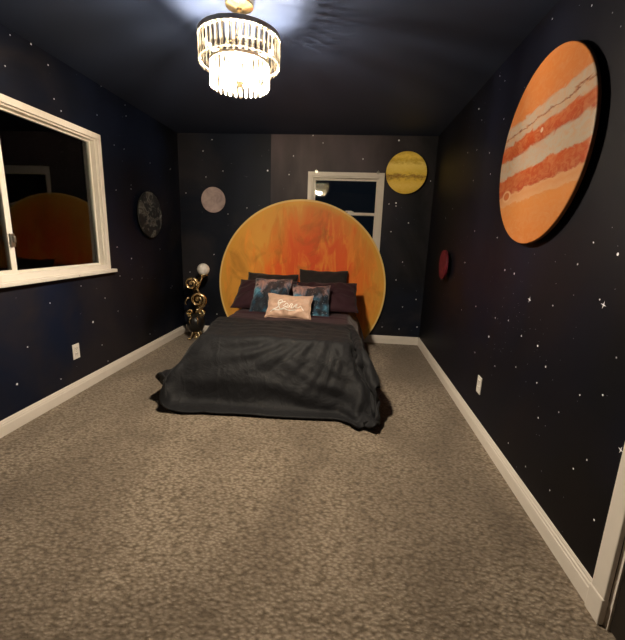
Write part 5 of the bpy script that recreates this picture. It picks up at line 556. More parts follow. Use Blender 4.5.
31,-1355,1,14,22,26,13,9,8,7,7,25,20,21,20,30,31,31,31,31,30,31,31,31,31,31,31,31,31,31,31,31,31,31,31,30,31,31,31,31,31,31,31,31,31,31,31,31,31,31,31,31,30,32,23,20,15,24,26,8,1,1,10,20,22,18,2,2,5,-6,-1,30,31,-1355,1,14,22,26,8,8,8,7,13,21,22,21,22,30,32,30,31,31,31,31,31,31,30,31,31,31,31,31,31,31,31,31,31,30,31,31,31,31,31,31,31,31,31,31,31,31,30,32,30,31,31,32,21,18,23,19,28,3,3,4,9,20,22,18,2,3,4,-6,-1,30,30,-1355,1,14,22,26,13,4,6,5,23,23,22,22,20,23,31,31,30,31,31,31,31,31,31,31,31,31,30,31,31,31,31,31,31,31,31,30,31,31,31,31,31,31,31,31,30,31,31,31,31,31,31,32,17,18,21,27,25,7,1,3,9,20,22,18,1,4,5,-7,-2,31,30,-1355,1,14,22,25,15,8,7,1,21,25,23,20,16,26,31,31,31,31,31,30,31,31,31,31,31,31,31,31,30,31,31,31,31,31,31,31,30,31,31,31,31,30,31,31,31,31,31,31,31,31,31,31,23,16,18,25,27,7,2,2,9,20,22,18,2,5,3,-7,-1,30,31,-1355,0,15,22,25,16,9,6,1,20,24,25,18,15,29,30,31,31,31,31,31,31,30,32,30,31,31,31,31,30,31,31,31,31,31,31,31,31,31,30,31,30,31,31,31,31,31,31,31,31,31,31,31,22,15,20,26,26,8,1,3,9,19,22,18,2,6,2,-8,0,30,31,-1355,1,14,22,25,16,9,7,1,20,26,22,18,14,30,31,31,31,30,31,31,31,31,31,31,31,30,31,31,31,31,30,31,31,31,31,31,31,30,32,30,31,30,31,31,31,31,31,31,31,31,30,31,19,19,20,25,27,6,0,6,10,18,22,19,2,7,0,-8,0,30,31,-1355,1,14,23,23,17,9,6,2,20,26,22,16,17,30,31,30,31,31,31,30,31,31,31,31,31,31,31,30,31,31,31,30,31,31,31,31,31,31,29,31,31,31,31,31,31,31,31,31,30,31,31,31,23,17,18,25,27,5,6,1,11,18,21,20,2,7,-2,-8,1,30,31,-1355,1,14,23,24,17,7,5,3,20,26,24,20,17,25,30,31,31,31,31,31,31,31,30,31,31,31,31,31,31,30,32,30,30,31,31,31,30,31,30,31,31,31,31,31,31,31,31,31,30,31,31,30,19,20,21,26,24,11,0,3,12,17,20,20,7,3,-5,-7,3,29,31,-1355,1,14,23,23,18,5,5,4,23,23,22,21,20,24,31,31,31,31,31,31,30,30,31,31,31,31,31,31,31,31,31,30,30,31,31,31,29,31,31,31,31,31,31,30,31,31,32,30,31,30,30,31,26,17,20,23,25,12,-2,5,13,17,19,20,8,-1,-7,-4,4,30,31,-1355,0,15,23,22,19,9,7,5,9,22,23,22,21,30,31,31,31,31,30,32,30,31,29,31,31,31,31,31,31,31,31,29,31,31,29,31,31,31,31,30,31,31,31,31,31,31,31,31,31,31,30,30,27,21,21,21,21,12,-3,7,14,18,18,21,5,-5,-6,-2,6,29,31,-1355,-1,17,23,21,19,5,6,5,17,25,21,20,20,31,30,30,31,31,31,31,31,31,30,29,31,31,31,31,31,31,29,31,31,29,31,31,31,30,31,31,31,31,31,31,31,31,31,30,31,31,31,31,20,19,22,21,26,13,-1,8,16,18,19,18,-1,-7,1,-3,6,29,31,-1355,-1,16,23,21,18,11,5,2,22,23,23,22,18,25,31,30,32,30,31,31,31,31,31,30,29,31,31,31,31,29,31,31,31,30,30,31,31,30,31,31,31,31,31,31,31,31,30,31,31,30,31,31,23,16,20,22,28,12,0,11,17,20,22,-2,1,0,5,-5,7,29,31,-1354,-2,18,18,23,18,13,4,3,23,24,22,17,19,28,30,31,31,31,31,31,31,31,30,31,28,31,31,31,31,29,31,30,31,31,30,31,30,31,31,31,31,31,30,32,30,31,31,30,31,31,31,31,20,17,20,24,28,11,2,15,18,25,-2,11,4,2,-5,2,6,28,31,-1354,-1,13,22,21,19,14,6,3,18,26,25,20,14,31,29,30,31,31,30,31,31,30,31,30,30,31,31,31,31,30,30,30,31,31,31,30,30,31,31,29,31,31,31,31,31,30,30,31,31,31,30,31,20,19,20,24,28,7,15,10,26,2,5,15,4,-3,3,-1,8,26,31,-1354,0,16,12,24,20,16,3,6,18,25,20,26,18,26,30,30,31,31,31,29,31,31,31,31,30,31,30,31,31,30,31,30,30,31,31,30,30,31,31,29,31,31,31,31,31,28,31,31,31,30,30,31,28,16,18,24,28,14,4,26,4,4,10,16,2,3,-2,2,8,25,31,-1353,0,20,7,18,22,17,11,3,23,15,20,23,25,26,31,29,31,31,31,30,29,31,31,31,31,31,30,30,31,31,30,30,31,31,31,29,29,31,31,31,31,31,30,30,30,31,29,31,31,29,31,31,28,15,22,23,27,5,25,6,3,10,13,15,5,-1,1,2,8,25,31,-1353,0,18,19,4,21,20,13,4,21,24,17,17,21,31,31,31,30,31,31,31,29,29,31,31,31,31,31,30,30,31,30,30,31,31,29,29,31,31,31,31,31,30,29,30,31,30,30,31,31,30,30,31,27,18,20,29,8,27,11,3,9,12,12,16,6,-2,3,2,8,24,31,-1352,0,21,18,13,3,22,16,5,25,19,18,26,20,25,31,29,31,31,31,30,31,28,31,31,31,31,30,31,30,30,30,30,31,29,29,31,30,32,30,31,30,29,30,31,31,30,31,30,30,31,30,32,22,20,30,11,27,18,3,9,10,13,14,14,7,1,0,4,8,22,31,-1353,2,20,22,13,12,2,21,7,24,23,22,21,14,30,31,31,28,31,31,30,31,31,29,30,31,31,31,29,30,31,29,31,28,30,31,30,31,31,31,29,29,31,30,31,31,31,30,29,29,31,31,28,27,29,15,26,22,7,10,8,12,13,13,15,7,0,2,4,9,20,31,-1354,4,22,18,
20,10,10,4,16,14,22,24,16,25,31,30,31,29,31,28,31,31,30,31,31,29,31,31,29,30,29,31,29,31,29,31,30,30,31,31,31,28,31,30,31,31,29,29,31,30,31,31,31,29,19,26,25,9,14,8,12,11,14,14,12,8,1,2,5,9,18,31,-1355,6,22,21,19,15,8,8,9,16,16,18,21,30,29,31,30,31,29,31,28,31,29,31,31,29,32,29,30,30,29,30,30,30,30,30,31,31,30,30,29,30,31,30,31,29,30,30,30,30,30,31,27,30,28,29,11,14,16,10,11,12,12,11,16,7,1,5,6,7,18,30,-1355,7,23,21,20,18,14,13,11,11,13,14,15,30,30,30,30,30,30,30,30,30,30,30,30,30,30,30,30,30,30,30,30,30,30,30,30,30,30,30,30,30,30,30,30,30,30,30,30,30,30,30,30,30,30,14,13,14,13,13,12,12,14,15,18,9,2,6,6,8,14,31,-1352,6,22,21,20,18,17,16,15,14,13,12,3,30,30,30,30,30,30,30,30,30,30,30,30,30,30,30,30,30,30,30,30,30,30,30,30,30,30,30,30,30,30,30,30,30,30,30,30,30,30,30,30,30,30,6,11,14,14,14,15,15,15,15,17,11,4,5,6,10,11,31,3278,2,2,2,1,1,2,1,1,4,3,3,0,0,0,0,0,0,0,0,0,0,0,0,0,0,0,0,0,0,0,0,0,0,0,0,0,0,0,0,0,0,0,0,0,0,0,0,0,0,0,0,0,0,0,-2,0,-2,-1,-1,-2,-1,-1,-2,-1,-2,-1,-1,-1,-1,-1,0,3309,2,2,1,2,1,2,1,1,2,2,3,2,0,0,0,0,0,0,0,0,0,0,0,0,0,0,0,0,0,0,0,0,0,0,0,0,0,0,0,0,0,0,0,0,0,0,0,0,0,0,0,0,0,0,0,-1,-2,-1,-1,-2,-1,-1,-2,-1,-2,-1,-1,-1,-1,0,0,3340,2,2,2,1,1,2,0,1,2,3,2,2,0,0,1,0,-1,1,0,0,0,0,0,0,0,0,0,-2,1,1,-1,1,0,-1,1,0,0,0,0,0,-1,1,0,0,0,0,0,0,-1,1,0,-3,3,-3,1,1,-2,-1,-1,-2,-1,-1,-2,-1,-1,-2,-1,-1,-1,0,0,3371,2,2,2,1,1,1,-1,2,3,2,1,-1,3,2,0,0,1,-1,-1,1,0,1,0,0,0,0,-2,-1,1,2,-1,1,-1,-1,1,1,0,-1,0,0,0,-1,2,0,0,-1,0,0,-2,1,2,-3,-1,0,-3,3,1,-1,-1,-1,-2,-1,-2,-1,-1,-2,-1,-1,-1,0,0,3402,2,2,2,1,1,-2,2,1,1,2,1,2,3,1,1,-1,1,-1,0,1,0,1,0,1,0,-3,-1,0,1,1,-1,1,0,-1,0,1,0,0,0,0,0,-1,-1,2,-2,0,2,-1,-1,-2,2,-1,-2,0,-2,-2,4,2,-1,-1,-2,-1,-1,-2,-1,-2,-1,-1,-1,0,0,3434,1,2,2,1,-2,1,1,2,1,1,2,2,2,1,1,0,-1,1,1,0,0,1,0,1,-3,-2,1,0,1,0,0,1,0,-1,0,0,0,1,0,0,0,-1,-1,-1,-1,2,0,-1,-2,0,1,-2,1,-2,0,-2,-2,4,3,-1,-1,-2,-1,-2,-1,-1,-1,-2,-1,0,1,3465,1,2,1,-1,1,1,1,2,1,1,2,2,1,2,-1,1,0,1,0,1,0,1,1,-3,-2,0,1,0,1,0,0,1,0,0,-1,0,0,1,0,0,-1,-1,0,-1,-1,0,-1,-1,0,1,-1,-1,-1,-1,1,-2,-2,-1,5,2,0,-2,-1,-2,-1,-1,-1,-2,-1,1,0,3496,2,1,-1,1,1,0,2,1,2,1,2,1,2,1,0,0,1,-1,1,1,2,0,-2,-2,0,0,0,1,0,0,1,0,0,0,0,0,0,1,0,-1,0,-1,0,-1,-1,-1,-1,0,0,-1,-1,1,-1,-1,-2,0,-1,-1,-1,5,2,-1,-1,-2,-1,-1,-1,-1,-1,0,0,3528,1,0,1,0,1,1,1,1,2,1,2,1,1,1,0,1,1,-1,-1,1,1,1,-1,-1,0,1,0,0,0,0,0,0,0,0,1,-1,1,0,1,-1,0,-1,0,-2,-1,-1,0,0,-1,-1,0,-1,-2,2,-1,-2,0,-2,-1,2,3,2,-1,-2,-1,-1,-1,-1,-1,0,0,3559,1,0,1,0,1,1,1,1,1,0,1,1,3,1,1,-2,1,1,-1,0,1,1,0,0,0,0,0,1,0,0,0,0,0,0,1,0,0,0,0,0,0,0,-2,-1,-1,0,-1,-1,-1,-1,0,-1,-1,-1,2,-1,-1,-1,-2,0,3,1,2,-2,-1,-1,-1,-1,-1,0,1,3590,1,0,1,0,1,1,1,1,0,0,1,2,2,1,1,-2,0,1,1,0,1,1,0,0,0,0,0,1,0,0,0,0,0,1,0,0,0,0,0,1,-1,-1,-1,-1,-1,0,-1,-1,-1,-1,-1,0,-1,-2,1,1,-1,-1,-1,-1,0,4,0,-1,0,-1,-1,-1,-1,0,1,3621,1,1,0,0,1,1,1,1,0,1,0,1,2,1,0,0,0,1,1,0,0,1,1,0,0,0,0,0,1,0,0,0,0,1,0,0,0,0,0,0,0,-1,-1,-1,0,-1,-1,-1,-1,-1,-1,-1,-1,-1,1,1,-2,0,-1,-1,0,0,4,-2,1,-1,-1,-1,-1,1,0,3653,0,1,0,0,1,1,1,1,0,1,1,0,2,0,1,0,1,0,1,0,1,0,0,0,1,0,0,0,0,0,0,1,0,0,1,0,0,0,0,-1,0,0,-1,-1,0,-1,-1,-1,-1,-1,-2,0,-2,0,-1,2,-1,0,-1,-1,0,0,1,0,1,0,-1,-1,0,0,0,3684,1,0,0,1,0,1,1,1,0,0,1,1,2,0,0,1,1,0,1,0,1,0,0,1,0,0,0,0,1,0,-1,1,0,0,1,0,0,0,0,0,-1,0,-1,0,-1,-1,-1,-1,-1,-1,-2,-1,-1,0,-1,0,1,0,-1,-1,0,0,1,0,0,1,-1,0,-1,0,0,3715,1,0,1,0,1,0,1,1,0,0,1,1,2,0,0,1,1,0,1,1,0,0,0,1,0,0,0,1,0,0,0,0,0,0,1,0,1,-1,0,0,-1,0,-1,0,-1,-1,-1,-1,-1,-2,-2,0,-1,0,-1,0,1,-1,0,-1,0,0,1,0,0,0,0,0,-1,0,1,3747,0,0,1,0,1,1,0,0,1,0,1,0,1,1,1,1,1,1,0,1,0,0,1,0,0,0,0,1,0,-1,-1,-3,-3,-2,-1,-1,0,1,0,1,0,0,1,0,0,0,0,0,0,0,-2,0,0,0,0,0,0,-1,0,0,-1,0,1,0,0,0,0,0,-1,1,0,3778,0,1,0,0,1,1,0,0,1,1,0,0,0,2,1,1,1,1,1,0,0,0,0,-1,-3,-2,-1,-1,-1,1,2,0,0,-2,-1,-2,-3,-1,0,0,0,0,0,0,1,0,1,0,1,1,2,0,0,0,0,0,0,-1,0,0,0,0,0,0,0,0,0,0,0,0,0,3809,1,0,0,0,1,0,1,0,1,1,0,0,0,0,-2,1,0,0,1,0,1,0,1,0,0,-1,-1,-2,-4,-2,-1,0,0,0,0,0,0,0,0,1,0,0,0,0,1,0,1,0,1,1,1,0,1,0,0,0,0,-1,0,0,0,0,0,0,0,0,0,0,0,0,0,3841,0,0,1,0,0,0,1,0,1,1,0,0,0,-2,-2,-1,-1,-1,0,-1,0,-1,0,0,0,0,0,0,0,0,0,0,0,0,0,0,0,0,0,1,0,0,0,1,0,0,1,0,1,0,1,1,0,1,0,-1,1,-1,0,0,0,0,0,1,-1,0,0,0,0,0,1,3872,0,0,1,0,
0,0,0,0,0,2,-1,0,0,0,-2,-1,-1,-1,0,-1,0,-1,0,0,0,0,0,0,0,0,0,0,0,0,0,0,0,1,0,0,0,0,1,0,0,1,0,1,0,1,0,0,1,0,1,0,0,0,0,0,0,0,0,0,0,0,0,0,0,0,0,3904,0,0,0,0,0,0,0,0,0,1,0,0,0,-1,-1,-1,-1,-1,0,-1,0,0,-1,0,0,0,0,0,0,0,0,0,0,0,0,0,1,0,0,0,0,0,1,0,0,1,0,1,0,0,1,1,0,0,1,0,-1,1,0,0,0,0,0,0,0,0,0,0,0,0,0,3935,0,0,0,0,0,0,0,0,-1,0,-1,0,0,1,-1,0,-1,0,-1,-1,0,0,0,-1,0,0,0,0,0,0,0,0,0,0,0,0,1,0,0,0,0,1,0,0,1,0,0,0,1,0,1,0,1,0,0,0,1,0,0,0,0,0,0,0,0,0,0,0,0,0,0,3966,0,0,0,0,0,0,0,0,-1,0,-1,0,0,0,0,0,-1,0,-1,0,-1,0,0,-1,0,0,0,0,0,0,0,0,0,0,0,0,1,-1,1,0,1,0,0,0,1,0,0,1,0,0,1,0,0,1,0,0,1,0,0,0,0,0,0,0,0,0,0,0,1,0,0,3998,0,-1,0,0,0,0,0,0,-1,0,0,-1,0,0,0,0,-1,0,-1,0,-1,0,0,0,-1,0,0,0,0,1,0,0,0,-1,1,0,-1,0,1,0,1,0,0,1,0,0,0,1,0,0,1,0,0,1,0,0,1,0,0,0,1,0,-1,0,0,0,0,1,0,0,0,4029,0,0,0,-1,0,0,0,0,-1,0,0,0,-1,0,0,-1,0,0,-1,0,0,-1,0,0,0,-1,0,0,0,0,1,0,0,0,0,-1,0,0,1,0,0,1,1,0,0,0,1,0,0,0,1,0,0,1,0,0,1,0,0,1,0,0,0,-1,0,0,1,0,0,0,0,4060,0,0,0,0,-1,0,0,0,-1,0,0,0,-1,0,0,-1,0,0,-1,0,-1,0,0,0,0,-1,0,0,0,0,0,1,0,0,0,0,0,-1,-1,0,1,0,0,1,0,0,0,0,2,1,1,-1,1,1,0,1,0,0,0,1,0,0,0,-1,1,0,0,0,1,-1,0,4092,-1,0,0,0,-1,0,0,0,0,-1,0,-1,-1,-1,2,0,-1,0,-1,0,-1,0,0,0,0,0,-1,0,0,0,0,0,1,0,0,0,-2,0,-1,0,0,0,0,0,1,0,1,0,3,0,1,0,1,1,0,0,1,0,0,1,1,-1,0,0,0,0,0,0,1,0,0,4123,0,-1,0,0,0,-1,0,0,-1,0,0,-1,-1,0,-1,0,-1,0,-1,-1,1,1,0,0,0,0,-1,0,0,0,0,0,-1,0,0,1,-3,0,1,0,0,0,0,1,0,0,1,0,1,2,0,1,0,1,1,1,0,0,1,0,1,-1,0,-1,1,0,0,1,0,0,0,4154,0,0,0,-1,0,-1,0,-1,-1,0,-1,-1,0,0,-2,-1,0,-1,0,0,2,-1,2,0,0,0,0,-1,0,0,0,-1,0,0,-2,0,0,1,0,0,0,0,0,1,0,0,1,0,1,1,0,2,0,1,0,1,0,1,1,0,1,-1,0,-1,1,0,0,1,1,-1,0,4186,-1,0,0,-1,0,-1,-1,0,-1,-1,0,0,-1,0,-2,-1,0,-1,0,0,0,-1,2,2,0,0,0,0,-1,0,-2,1,0,-2,0,0,0,1,0,0,0,0,1,0,0,0,1,1,0,1,0,1,0,0,1,1,1,1,1,1,0,-1,0,-1,1,-1,1,1,1,-1,0,4217,-1,0,0,0,-1,-1,0,-1,-1,-1,-1,0,-1,0,-1,0,-1,-1,0,0,0,0,0,1,2,0,0,0,0,-2,-1,0,0,-2,1,0,1,0,0,0,0,0,1,0,0,1,0,1,0,0,1,1,0,1,0,1,1,1,1,1,-1,0,-2,-1,1,2,0,1,1,0,-1,4248,-1,0,0,0,-1,0,-1,-1,-1,-1,-1,-1,0,0,-1,0,-1,0,-1,0,0,0,-1,1,1,-1,0,-1,0,1,0,-1,0,-1,0,0,2,0,0,0,0,1,0,0,1,0,-1,1,0,1,1,0,1,1,0,1,1,1,2,-1,0,-3,-1,1,1,1,1,1,1,0,-1,4280,-2,-1,1,0,0,-1,-1,-1,-2,0,-1,-1,-1,0,-1,1,-1,0,-2,0,0,1,-1,0,0,-1,-1,0,0,2,-1,1,-1,0,-1,0,1,0,0,2,0,1,0,0,1,-1,-1,2,0,1,0,1,1,1,1,1,0,1,0,1,-5,0,1,1,1,1,1,1,1,0,0,4311,-1,-2,0,1,0,-1,-1,-1,-2,0,-2,0,-1,-2,0,0,0,-1,0,0,0,0,0,0,-1,0,-1,0,0,0,0,1,0,0,-1,-1,0,0,1,2,0,-1,0,1,1,-1,2,1,1,-1,0,1,1,1,2,1,0,0,1,-5,0,0,1,2,1,1,1,1,2,-1,0,4342,-1,-2,0,0,1,-1,-1,-2,-1,-1,-2,-1,1,-2,-1,0,-1,-1,-1,2,1,0,0,0,-1,0,-1,-1,1,0,0,1,0,0,-1,-1,0,0,1,0,0,0,1,-2,2,2,-2,1,1,1,1,1,1,2,1,1,0,-2,-3,0,0,1,2,1,1,1,1,2,1,-1,0,4373,-1,-2,-2,2,0,0,-1,-2,-1,-2,-1,-1,-1,-1,-1,1,-1,-1,-1,0,1,2,0,0,-1,0,-1,0,0,0,0,1,0,0,-2,-1,1,0,1,0,0,-1,0,0,1,1,-1,0,1,3,1,1,1,2,1,-2,0,-4,1,0,1,2,1,1,1,1,2,1,1,0,-1,4404,-1,-2,-2,-1,2,1,-1,-2,-1,-1,-2,-3,-1,-2,-1,3,0,-1,0,-1,-1,3,-1,0,0,0,0,-1,0,1,-1,1,1,-3,-1,1,1,0,1,0,-1,-1,0,1,1,-1,1,-1,2,2,2,0,2,2,-4,1,-3,2,-1,1,1,2,1,1,1,2,1,1,1,0,-1,4436,-2,-2,-2,-1,0,2,0,-2,-1,-2,-2,-2,-3,0,-1,0,3,-1,-1,-1,0,0,2,-1,0,1,0,-3,2,-1,1,1,-2,-1,1,0,1,1,0,-2,-1,1,0,0,1,0,0,-1,1,1,1,3,2,-4,2,-1,0,0,1,1,1,2,1,1,1,2,1,1,1,0,0,4467,-2,-2,-2,-1,-1,0,2,-1,-3,-3,-1,-5,2,0,-2,0,1,0,1,-1,0,1,0,0,-1,0,-1,0,1,-1,2,0,-1,-1,1,0,0,0,0,0,-1,1,0,0,1,-1,-1,0,1,1,2,0,0,0,1,-1,1,2,0,1,2,1,1,1,1,2,1,1,1,0,0,4498,-2,-2,-2,-1,-2,1,0,1,-3,-3,-3,-3,0,1,-1,0,0,1,-1,1,0,-1,0,0,0,0,1,-1,1,-1,1,-1,1,-1,1,-1,0,0,1,-1,0,0,0,1,-1,0,0,0,0,1,2,-3,0,4,-1,0,2,2,0,2,1,1,1,1,2,1,1,1,1,0,0,4529,-2,-2,-1,-2,-2,-2,-2,-1,0,-1,-2,-2,0,0,0,0,0,0,0,0,0,0,0,0,0,0,0,0,0,0,0,0,0,0,0,0,0,0,0,0,0,0,0,0,0,0,0,0,0,0,0,0,0,0,0,2,1,1,2,1,2,1,2,1,2,1,1,1,1,1,-1,4560,-2,-2,-1,-2,-2,-2,-2,-3,-1,-2,-1,0,0,0,0,0,0,0,0,0,0,0,0,0,0,0,0,0,0,0,0,0,0,0,0,0,0,0,0,0,0,0,0,0,0,0,0,0,0,0,0,0,0,0,0,1,1,2,2,2,2,1,2,2,1,1,1,1,1,1,-1,162,30,22,25,28,28,29,29,27,22,23,23,31,1,2,4,1,1,1,-2,0,1,-1,-1,-1,-5,1,-1,-2,-3,1,-2,4,0,0,1,4,0,3,1,0,0,1,0,-2,0,1,-5,-1,0,-3,0,-1,-1,2,-27,-27,-26,-25,-29,-29,-29,-29,-28,-28,-30,-30,-31,-30,-30,-28,-2,160,30,23,26,28,28,29,29,29,25,25,24,24,4,0,3,-1,0,2,-2,1,
2,-4,-3,-1,-1,1,-3,-2,-1,3,-2,0,0,1,2,4,-1,1,3,0,4,-4,2,0,-2,1,-4,-3,0,-3,0,-1,2,-1,-27,-26,-27,-25,-29,-29,-30,-28,-29,-27,-30,-30,-31,-31,-30,-27,-1,158,30,24,27,27,28,29,30,23,26,28,23,19,6,16,-8,6,-11,1,10,-4,-8,9,-9,4,-2,-3,1,9,-4,-5,7,-7,0,9,-9,6,-6,9,-8,7,-7,11,-8,3,-7,7,3,-10,9,-9,-1,11,-7,-20,-11,-30,-26,-26,-29,-29,-29,-28,-28,-29,-29,-31,-31,-30,-30,-26,-1,156,30,26,26,27,29,30,20,30,28,22,18,16,27,7,2,-11,-3,10,-7,-3,6,1,-7,0,0,0,11,-9,-2,1,9,-8,6,-6,7,-7,4,-6,7,-7,5,-5,12,-8,-2,-2,1,6,-7,11,-10,8,-19,-12,-22,-11,-30,-26,-29,-30,-28,-29,-29,-27,-30,-31,-30,-31,-30,-25,0,154,31,26,25,29,30,19,30,29,19,19,19,27,25,3,7,-12,9,-7,-2,4,-4,0,0,0,0,12,-11,-1,1,8,-4,4,-9,0,0,8,-8,0,7,-7,0,0,1,13,0,-4,-8,-2,0,0,14,-14,-5,-27,-20,-19,-11,-31,-29,-29,-29,-29,-28,-27,-30,-31,-31,-31,-30,-23,0,152,31,26,27,30,18,29,27,30,17,19,21,24,26,17,-11,-3,0,8,-8,0,0,0,0,0,12,-12,0,0,6,-6,0,6,-2,-4,0,0,8,-8,0,7,-7,5,2,-7,2,9,2,0,0,-3,-6,7,-17,-22,-27,-23,-20,-13,-31,-30,-29,-29,-28,-28,-30,-31,-30,-31,-30,-22,0,150,31,27,29,19,26,27,28,31,20,16,21,24,27,16,0,-3,-9,9,-2,-2,-5,0,0,12,-12,0,4,2,-6,0,0,0,0,0,5,-4,7,-8,0,6,1,-7,0,0,7,-7,0,1,3,7,3,-5,-25,-21,-15,-22,-22,-29,-16,-31,-30,-30,-29,-26,-31,-30,-31,-31,-30,-20,0,149,31,28,21,24,26,26,31,31,20,16,21,27,26,6,9,-12,6,-6,0,0,0,2,10,-12,0,4,-4,0,6,0,0,2,-1,0,-7,6,4,-9,-1,0,0,0,0,0,8,0,-1,-7,0,0,2,6,-26,-24,-21,-19,-16,-30,-26,-17,-31,-30,-29,-28,-30,-31,-31,-31,-30,-18,0,148,31,24,25,23,25,28,30,31,18,22,21,22,26,19,-9,-4,0,3,9,0,0,1,-13,0,4,-4,0,0,0,0,0,0,0,0,0,0,6,3,-9,0,0,0,0,7,-7,0,0,7,1,1,-9,0,-12,-29,-24,-21,-15,-28,-31,-22,-19,-31,-30,-28,-30,-31,-31,-31,-30,-17,0,147,31,26,22,23,25,28,31,31,24,24,22,23,22,12,-5,6,0,-1,-9,-2,0,0,5,-5,0,6,0,-6,0,0,0,0,0,0,2,-2,0,2,5,-7,2,-2,6,-6,0,0,0,0,0,2,4,-6,-12,-24,-29,-23,-15,-28,-31,-27,-19,-24,-30,-30,-31,-30,-31,-31,-29,-16,0,146,30,27,21,23,26,28,30,31,21,22,23,29,14,13,10,-12,-2,0,0,0,4,-4,0,0,4,-4,0,6,-6,0,0,0,0,3,-3,0,0,0,6,-6,0,5,-5,0,0,0,0,0,0,0,0,4,-21,-25,-18,-28,-16,-28,-31,-29,-25,-19,-26,-31,-31,-30,-31,-31,-30,-14,0,144,31,27,21,23,25,28,31,31,24,18,23,25,26,12,-7,-2,3,-3,0,0,0,6,-1,1,-6,0,0,0,6,0,0,0,-1,-5,0,0,0,0,0,6,0,-6,0,0,0,0,0,0,0,0,7,-6,-24,-24,-13,-26,-19,-28,-31,-30,-26,-25,-19,-30,-30,-31,-31,-31,-31,-12,0,144,31,27,21,21,26,28,31,31,24,22,18,28,25,3,0,4,-4,3,-3,0,0,0,0,0,0,3,-3,0,0,0,0,0,0,4,-4,0,0,0,0,0,0,3,-3,0,0,0,0,0,4,2,-6,-1,-18,-25,-26,-12,-23,-29,-31,-31,-26,-26,-25,-23,-30,-31,-31,-30,-31,-11,0,143,31,27,21,21,26,29,30,31,27,15,25,22,27,10,1,-6,0,0,0,0,2,-2,0,0,2,-2,0,0,0,0,0,0,0,0,3,-3,0,0,0,0,0,0,0,0,0,0,0,4,-4,0,0,0,-20,-28,-24,-19,-15,-30,-30,-31,-27,-26,-25,-23,-30,-30,-30,-31,-31,-10,0,143,31,27,21,20,26,29,31,31,26,13,23,26,27,6,7,-7,0,0,0,0,0,0,0,0,0,0,0,0,0,0,0,0,0,0,0,0,0,0,0,0,0,0,0,0,0,0,0,1,1,2,5,-10,-21,-27,-23,-19,-16,-29,-31,-31,-27,-26,-24,-23,-31,-31,-29,-31,-31,-9,0,142,31,28,21,19,27,29,30,31,26,13,21,24,26,20,-8,0,0,0,0,0,0,0,0,0,0,0,2,1,2,2,2,7,4,3,1,1,1,-1,-1,0,-1,-1,0,-1,-1,-1,-1,-1,-1,-2,-10,-3,-26,-26,-22,-17,-17,-30,-31,-31,-28,-25,-22,-25,-30,-31,-31,-30,-31,-8,0,142,31,27,22,18,27,30,30,31,24,15,22,26,27,16,-8,0,0,0,0,2,1,1,2,2,8,4,3,3,2,1,0,-1,-2,-3,-3,-4,-6,-3,-1,-2,-1,-1,-1,-1,0,0,0,0,0,0,0,1,-25,-27,-20,-21,-15,-30,-31,-31,-29,-25,-21,-25,-31,-31,-30,-31,-30,-8,0,142,30,28,22,16,30,30,30,30,23,17,22,24,27,10,15,2,0,1,1,1,1,1,0,1,0,-1,-2,-2,-6,-5,-2,-1,-2,-2,-1,0,0,0,0,0,0,0,0,0,0,0,0,0,3,3,1,-7,-26,-26,-21,-19,-15,-30,-31,-32,-28,-25,-22,-25,-30,-31,-31,-30,-31,-7,0,141,31,28,22,17,28,30,31,30,22,19,22,22,25,23,-5,-3,-1,-1,-1,0,0,0,0,0,0,0,0,0,0,0,0,0,0,0,0,0,0,0,0,0,0,0,0,0,0,0,0,0,0,0,0,-1,-21,-27,-24,-16,-19,-30,-30,-32,-29,-24,-22,-25,-31,-30,-31,-30,-31,-7,0,141,31,28,21,17,29,29,30,30,30,19,24,23,24,8,-4,0,0,0,0,0,0,0,0,0,0,0,0,0,0,0,0,0,0,0,0,0,0,0,0,0,0,0,0,0,0,0,0,0,0,0,0,-1,-20,-24,-27,-19,-17,-30,-31,-31,-29,-24,-22,-25,-31,-31,-30,-30,-31,-7,0,141,31,28,21,17,30,30,30,30,28,23,22,22,23,5,-1,0,4,0,-4,0,0,0,0,0,0,0,0,0,2,-2,0,0,0,0,2,-2,0,0,0,0,0,0,0,0,0,0,0,3,1,0,0,
